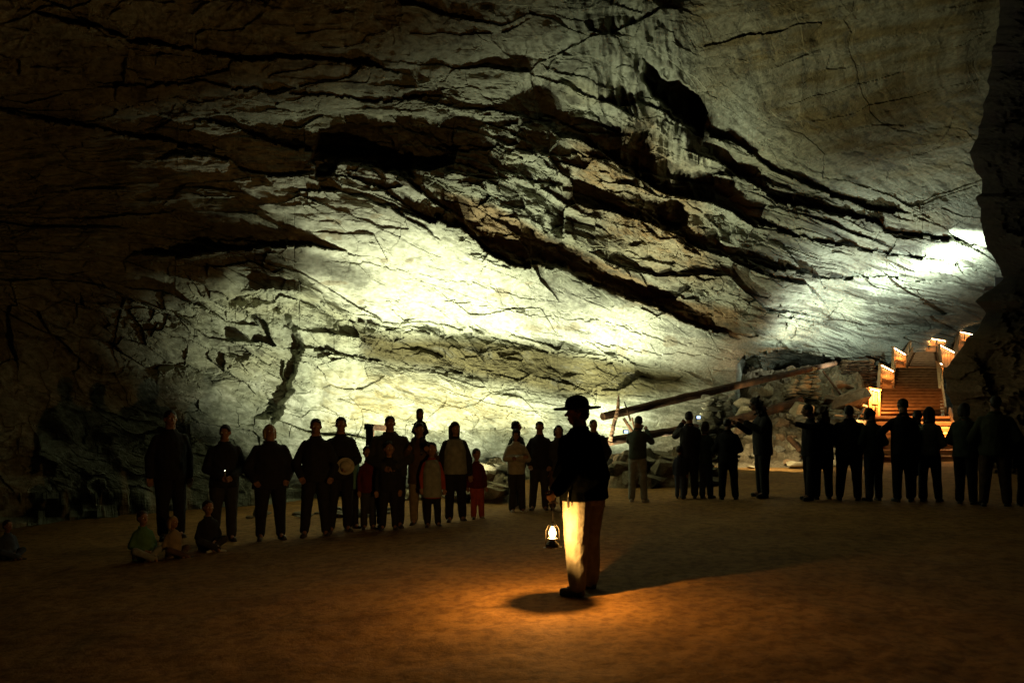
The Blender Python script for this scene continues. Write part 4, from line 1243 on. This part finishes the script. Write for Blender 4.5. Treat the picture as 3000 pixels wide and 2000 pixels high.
for (u, v, Y, w, h, lab) in ((1118, 1093, 15.4, .34, .24, 'bright yellowish stone beside the child in orange trousers'), (1135, 1125, 15.1, .42, .26, 'dark flat stone low between the child in orange trousers and the man in olive'),
                             (1075, 1112, 15.3, .6, .34, 'broad dark stone behind the legs of the woman in the pale vest'), (985, 1112, 15.9, .5, .3, 'brightly lit stone between the legs of the carrier and the boy')):
    boulder(u, v, Y, w, h, lab, int(u) % 12, 0 if 'bright' in lab else 1)


# ---------------------------------------------------------------- dry stone pillars
def pillar(u, vt, vb, Y, wt, wb, label, m=0, seed=1):
    r = random.Random(seed)
    base = P(u, vb, Y); H = (vb - vt) / F * Y
    root = empty('stone_pillar', base, r.uniform(-.3, .3)); tag(root, label, 'stone pillar', 'dry stone pillars that carry the log pipes')
    z = 0; row = 0
    while z < H:
        hgt = r.uniform(.08, .17); t = min(1, z / H); w = wb + (wt - wb) * t
        x = -w / 2 + r.uniform(-.05, .03)
        while x < w / 2:
            L = r.uniform(.18, .5); L = min(L, w / 2 - x + .08)
            if L > .07:
                for dep in (-.5, .5):
                    me = LIB[r.randrange(12)].copy(); me.materials.clear(); me.materials.append(BM[m])
                    o = bpy.data.objects.new('stone', me); COL.objects.link(o); o.parent = root
                    o.location = (x + L / 2, dep * w * .45 + r.uniform(-.05, .05), z + hgt / 2)
                    o.scale = (L / 1.45, w * .5 / 1.2, hgt / .98); o.rotation_euler = (r.uniform(-.1, .1), r.uniform(-.09, .09), r.uniform(-.35, .35))
            x += L + .012
        z += hgt * .97; row += 1


pillar(1842, 852, 962, 27.2, .75, 1.30, 'pale dry stone pillar under the far end of the long log', 0, 3)
pillar(1642, 914, 1062, 19.9, .55, .95, 'dark dry stone pillar under the middle of the long log', 1, 5)
pillar(1965, 832, 900, 31.5, 1.0, 1.5, 'dim dry stone pillar high up left of the stairs', 2, 8)

# ---------------------------------------------------------------- logs
BARK = rock_mat('old_log', False, (.115, .055, .022), (.05, .024, .010), .02, 7)
BARK.node_tree.nodes['Mapping'].inputs['Scale'].default_value = (.35, 1.4, 2)


def log(name, pts, rad, label, cat, hollow=False, seed=0, knots=0, n=18):
    r = random.Random(seed)
    pts = [Vector(p) for p in pts]
    c0 = pts[0].copy()
    fine, fr = [], []
    for i in range(len(pts) - 1):
        k = 10
        for j in range(k):
            t = j / k; q = pts[i].lerp(pts[i + 1], t)
            fine.append(q + Vector((0, r.uniform(-.01, .01), r.uniform(-.008, .008)))); fr.append((rad[i] * (1 - t) + rad[i + 1] * t) * r.uniform(.95, 1.06))
    fine.append(pts[-1]); fr.append(rad[-1])
    root = empty(name, c0); tag(root, label, cat)
    loc = [p - c0 for p in fine]
    m = MB()
    if hollow:
        d = (loc[1] - loc[0]).normalized()
        m.tube([loc[0] + d * .9, loc[0] + d * .2, loc[0]] , [fr[0] * .66, fr[0] * .68, fr[0] * .72], n, False)
        k0 = len(m.v) - n
        m.tube(loc, fr, n, False, .10, seed)
        k1 = 3 * n
        m.f += [(k0 + k, k0 + (k + 1) % n, k1 + (k + 1) % n, k1 + k) for k in range(n)]
        m.f += [tuple(range(n))]
    else:
        m.tube(loc, fr, n, True, .12, seed)
    m.build('trunk', BARK, root, False)
    for k in range(knots):
        q = loc[r.randrange(2, len(loc) - 2)]
        b = MB(); b.tube([q, q + Vector((.02, 0, -fr[0] * 1.3)), q + Vector((-.02, 0, -fr[0] * 1.9))], [.016, .012, .005], 6); b.build('twig_stub', BARK, root)
    return root


log('log_pipe', [P(1384, 957, 18), P(1620, 902, 20.3), P(1918, 834, 29)], [.092, .105, .085], 'long hollow log pipe slanting up to the right on stone pillars', 'log', True, 2, 2)
log('log_pipe', [P(1345, 1022, 17.5), P(1480, 1000, 19.2), P(1600, 980, 21.5)], [.10, .10, .09], 'lower log pipe running behind the visitors taking photos', 'log', True, 3, 0)
log('short_log', [P(1655, 973, 23.5), P(1760, 945, 25), P(1838, 920, 26)], [.12, .14, .14], 'short pale log resting on the squared block by the pillar', 'log', False, 4)
log('forked_stick', [P(1402, 1012, 17.9), P(1412, 965, 17.9), P(1419, 945, 17.9), P(1421, 908, 17.9)], [.05, .045, .05, .018], 'upright stick crossing the near end of the long log', 'stick', False, 5, 0, 8)
log('thin_stick', [P(1448, 966, 18.1), P(1442, 945, 18.1), P(1434, 922, 18.1)], [.028, .022, .010], 'thin stick poking up behind the long log', 'stick', False, 6, 0, 8)
log('slanting_stick', [P(1432, 960, 18.4), P(1462, 1005, 18.4), P(1500, 1062, 18.4)], [.035, .04, .045], 'stick slanting down to the right from under the long log', 'stick', False, 7, 0, 8)
log('slanting_stick', [P(1452, 958, 18.2), P(1455, 975, 18.2), P(1463, 1000, 18.2)], [.018, .022, .03], 'short crooked stick beside the slanting one under the log', 'stick', False, 9, 0, 8)
log('slanting_stick', [P(1890, 852, 30), P(1930, 905, 29)], [.035, .04], 'thin pole leaning to the right of the pale stone pillar', 'stick', False, 8, 0, 8)
log('timber_offcut', [P(1812, 1005, 23.0), P(1840, 1036, 22.6)], [.085, .075], 'broken yellowish timber end sticking out of the rubble', 'timber', False, 11, 0, 7)

# square timber prop in the wall to the left of the big man
pr_ = empty('timber_prop', P(848, 1035, 14.0)); tag(pr_, 'dark upright timber with a short crosspiece against the bright wall', 'timber')
o_ = Vector(pr_.location)
m = MB(); m.beam(P(850, 1150, 14.0) - o_, P(850, 978, 14.0) - o_, .13, .12, (0, 1, 0)); m.build('upright', BARK, pr_)
m = MB(); m.beam(P(841, 979, 14.0) - o_, P(895, 984, 14.4) - o_, .12, .10); m.build('crosspiece', BARK, pr_)

# ---------------------------------------------------------------- added fixture that keeps lamp light off the stairs with a flap below it
fx = P(2290, 650, 29.0)
fl_ = empty('lamp_blocker', fx + Vector((.05, -.15, -.35)), math.radians(-27)); tag(fl_, 'added black lamp fixture that blocks light from the stairs', 'lamp')
FM_ = cm('lamp_housing', (.02, .02, .02), rough=.5) if 'cm' in globals() else mat('lamp_housing', (.02, .02, .02), rough=.5)
m = MB(); m.box((0, .35, .20), (1.0, .9, .02)); m.build('blocking_flap', FM_, fl_)
m = MB(); m.box((0, -.14, .36), (.4, .12, .3)); m.build('housing', FM_, fl_)
m = MB(); m.capsule((0, -.1, 0), .03, (0, -.1, .22), .03); m.build('bracket', FM_, fl_)
# ================================================================ LIGHT, CAMERA
def spot(name, loc, target, watts, col, deg, blend=.6, r=.08):
    l = bpy.data.lights.new(name, 'SPOT'); l.energy = watts; l.color = col
    l.spot_size = math.radians(deg); l.spot_blend = blend; l.shadow_soft_size = r
    o = bpy.data.objects.new(name, l); COL.objects.link(o); o.location = loc
    o.rotation_euler = (Vector(target) - Vector(loc)).to_track_quat('-Z', 'Y').to_euler()
    return o


def point(name, loc, watts, col, r=.03):
    l = bpy.data.lights.new(name, 'POINT'); l.energy = watts; l.color = col; l.shadow_soft_size = r
    o = bpy.data.objects.new(name, l); COL.objects.link(o); o.location = loc
    return o


GREENISH = (.97, 1.0, .70)
COOL = (.86, 1.0, .92)
spot('flood_and_fill', P(915, 1130, 14.1), P(860, 770, 16.4), 1050, GREENISH, 116, .8, .05)
spot('flood_and_fill', P(1060, 1105, 15.0), P(1060, 720, 17.2), 760, GREENISH, 130, .8, .05)  # this and the next two: added fill that evens out the wall light
spot('flood_and_fill', P(1235, 1085, 16.2), P(1240, 640, 18.4), 800, GREENISH, 142, .8, .05)
spot('flood_and_fill', P(1370, 1060, 17.7), P(1350, 640, 20.0), 720, GREENISH, 142, .8, .05)
spot('flood_and_fill', P(1495, 1030, 20.0), P(1460, 700, 22.6), 1300, GREENISH, 138, .8, .05)
LR = P(2290, 650, 29.0)
spot('flood_and_fill', LR, LR + Vector((-.65, 1, .15)), 4500, COOL, 156, .7, .08)
spot('flood_and_fill', P(1960, 862, 27.0), P(1920, 560, 29.0), 1500, COOL, 150, 1.0, .08)
point('lantern_flame', P(1269, 1220, 7.02), 96, (1.0, .51, .13), .012)
spot('rubble_lamp', P(1765, 985, 20.6), P(1790, 985, 26), 260, (1.0, .84, .50), 140, .5, .05)
for k, q in enumerate(LAMPS):
    spot('rail_and_fill_light', q, q + (Vector((0, -.3, -1)) if k < 9 else Vector((0, 1, .05))), 36 if k < 9 else 230, (1.0, .46, .15), 155, .4, .04)
for q in (P(1975, 985, 24.2), P(2185, 985, 24.4)):
    spot('stair_foot_light', q, q + Vector((0, -.5, -1)), 60, (1.0, .48, .16), 150, .5, .04)

w = bpy.data.worlds.new('World'); SC.world = w; w.use_nodes = True
bg = w.node_tree.nodes.get('Background') or w.node_tree.nodes.new('ShaderNodeBackground')
bg.inputs[0].default_value = (.65, .9, .5, 1); bg.inputs[1].default_value = .006

cam = bpy.data.cameras.new('camera'); co = bpy.data.objects.new('camera', cam); COL.objects.link(co)
co.location = (0, 0, EYE); co.rotation_euler = (math.radians(90), 0, 0)
cam.sensor_width = 36; cam.lens = 36 * F / 2352
cam.shift_y = (HV - 784) / 2352
cam.clip_start = .05; cam.clip_end = 400
SC.camera = co
SC.view_settings.view_transform = 'Standard'; SC.view_settings.look = 'None'
SC.view_settings.exposure = 0; SC.view_settings.gamma = 1
SC.cycles.max_bounces = 5; SC.cycles.diffuse_bounces = 1; SC.cycles.glossy_bounces = 2
SC.cycles.sample_clamp_indirect = 3
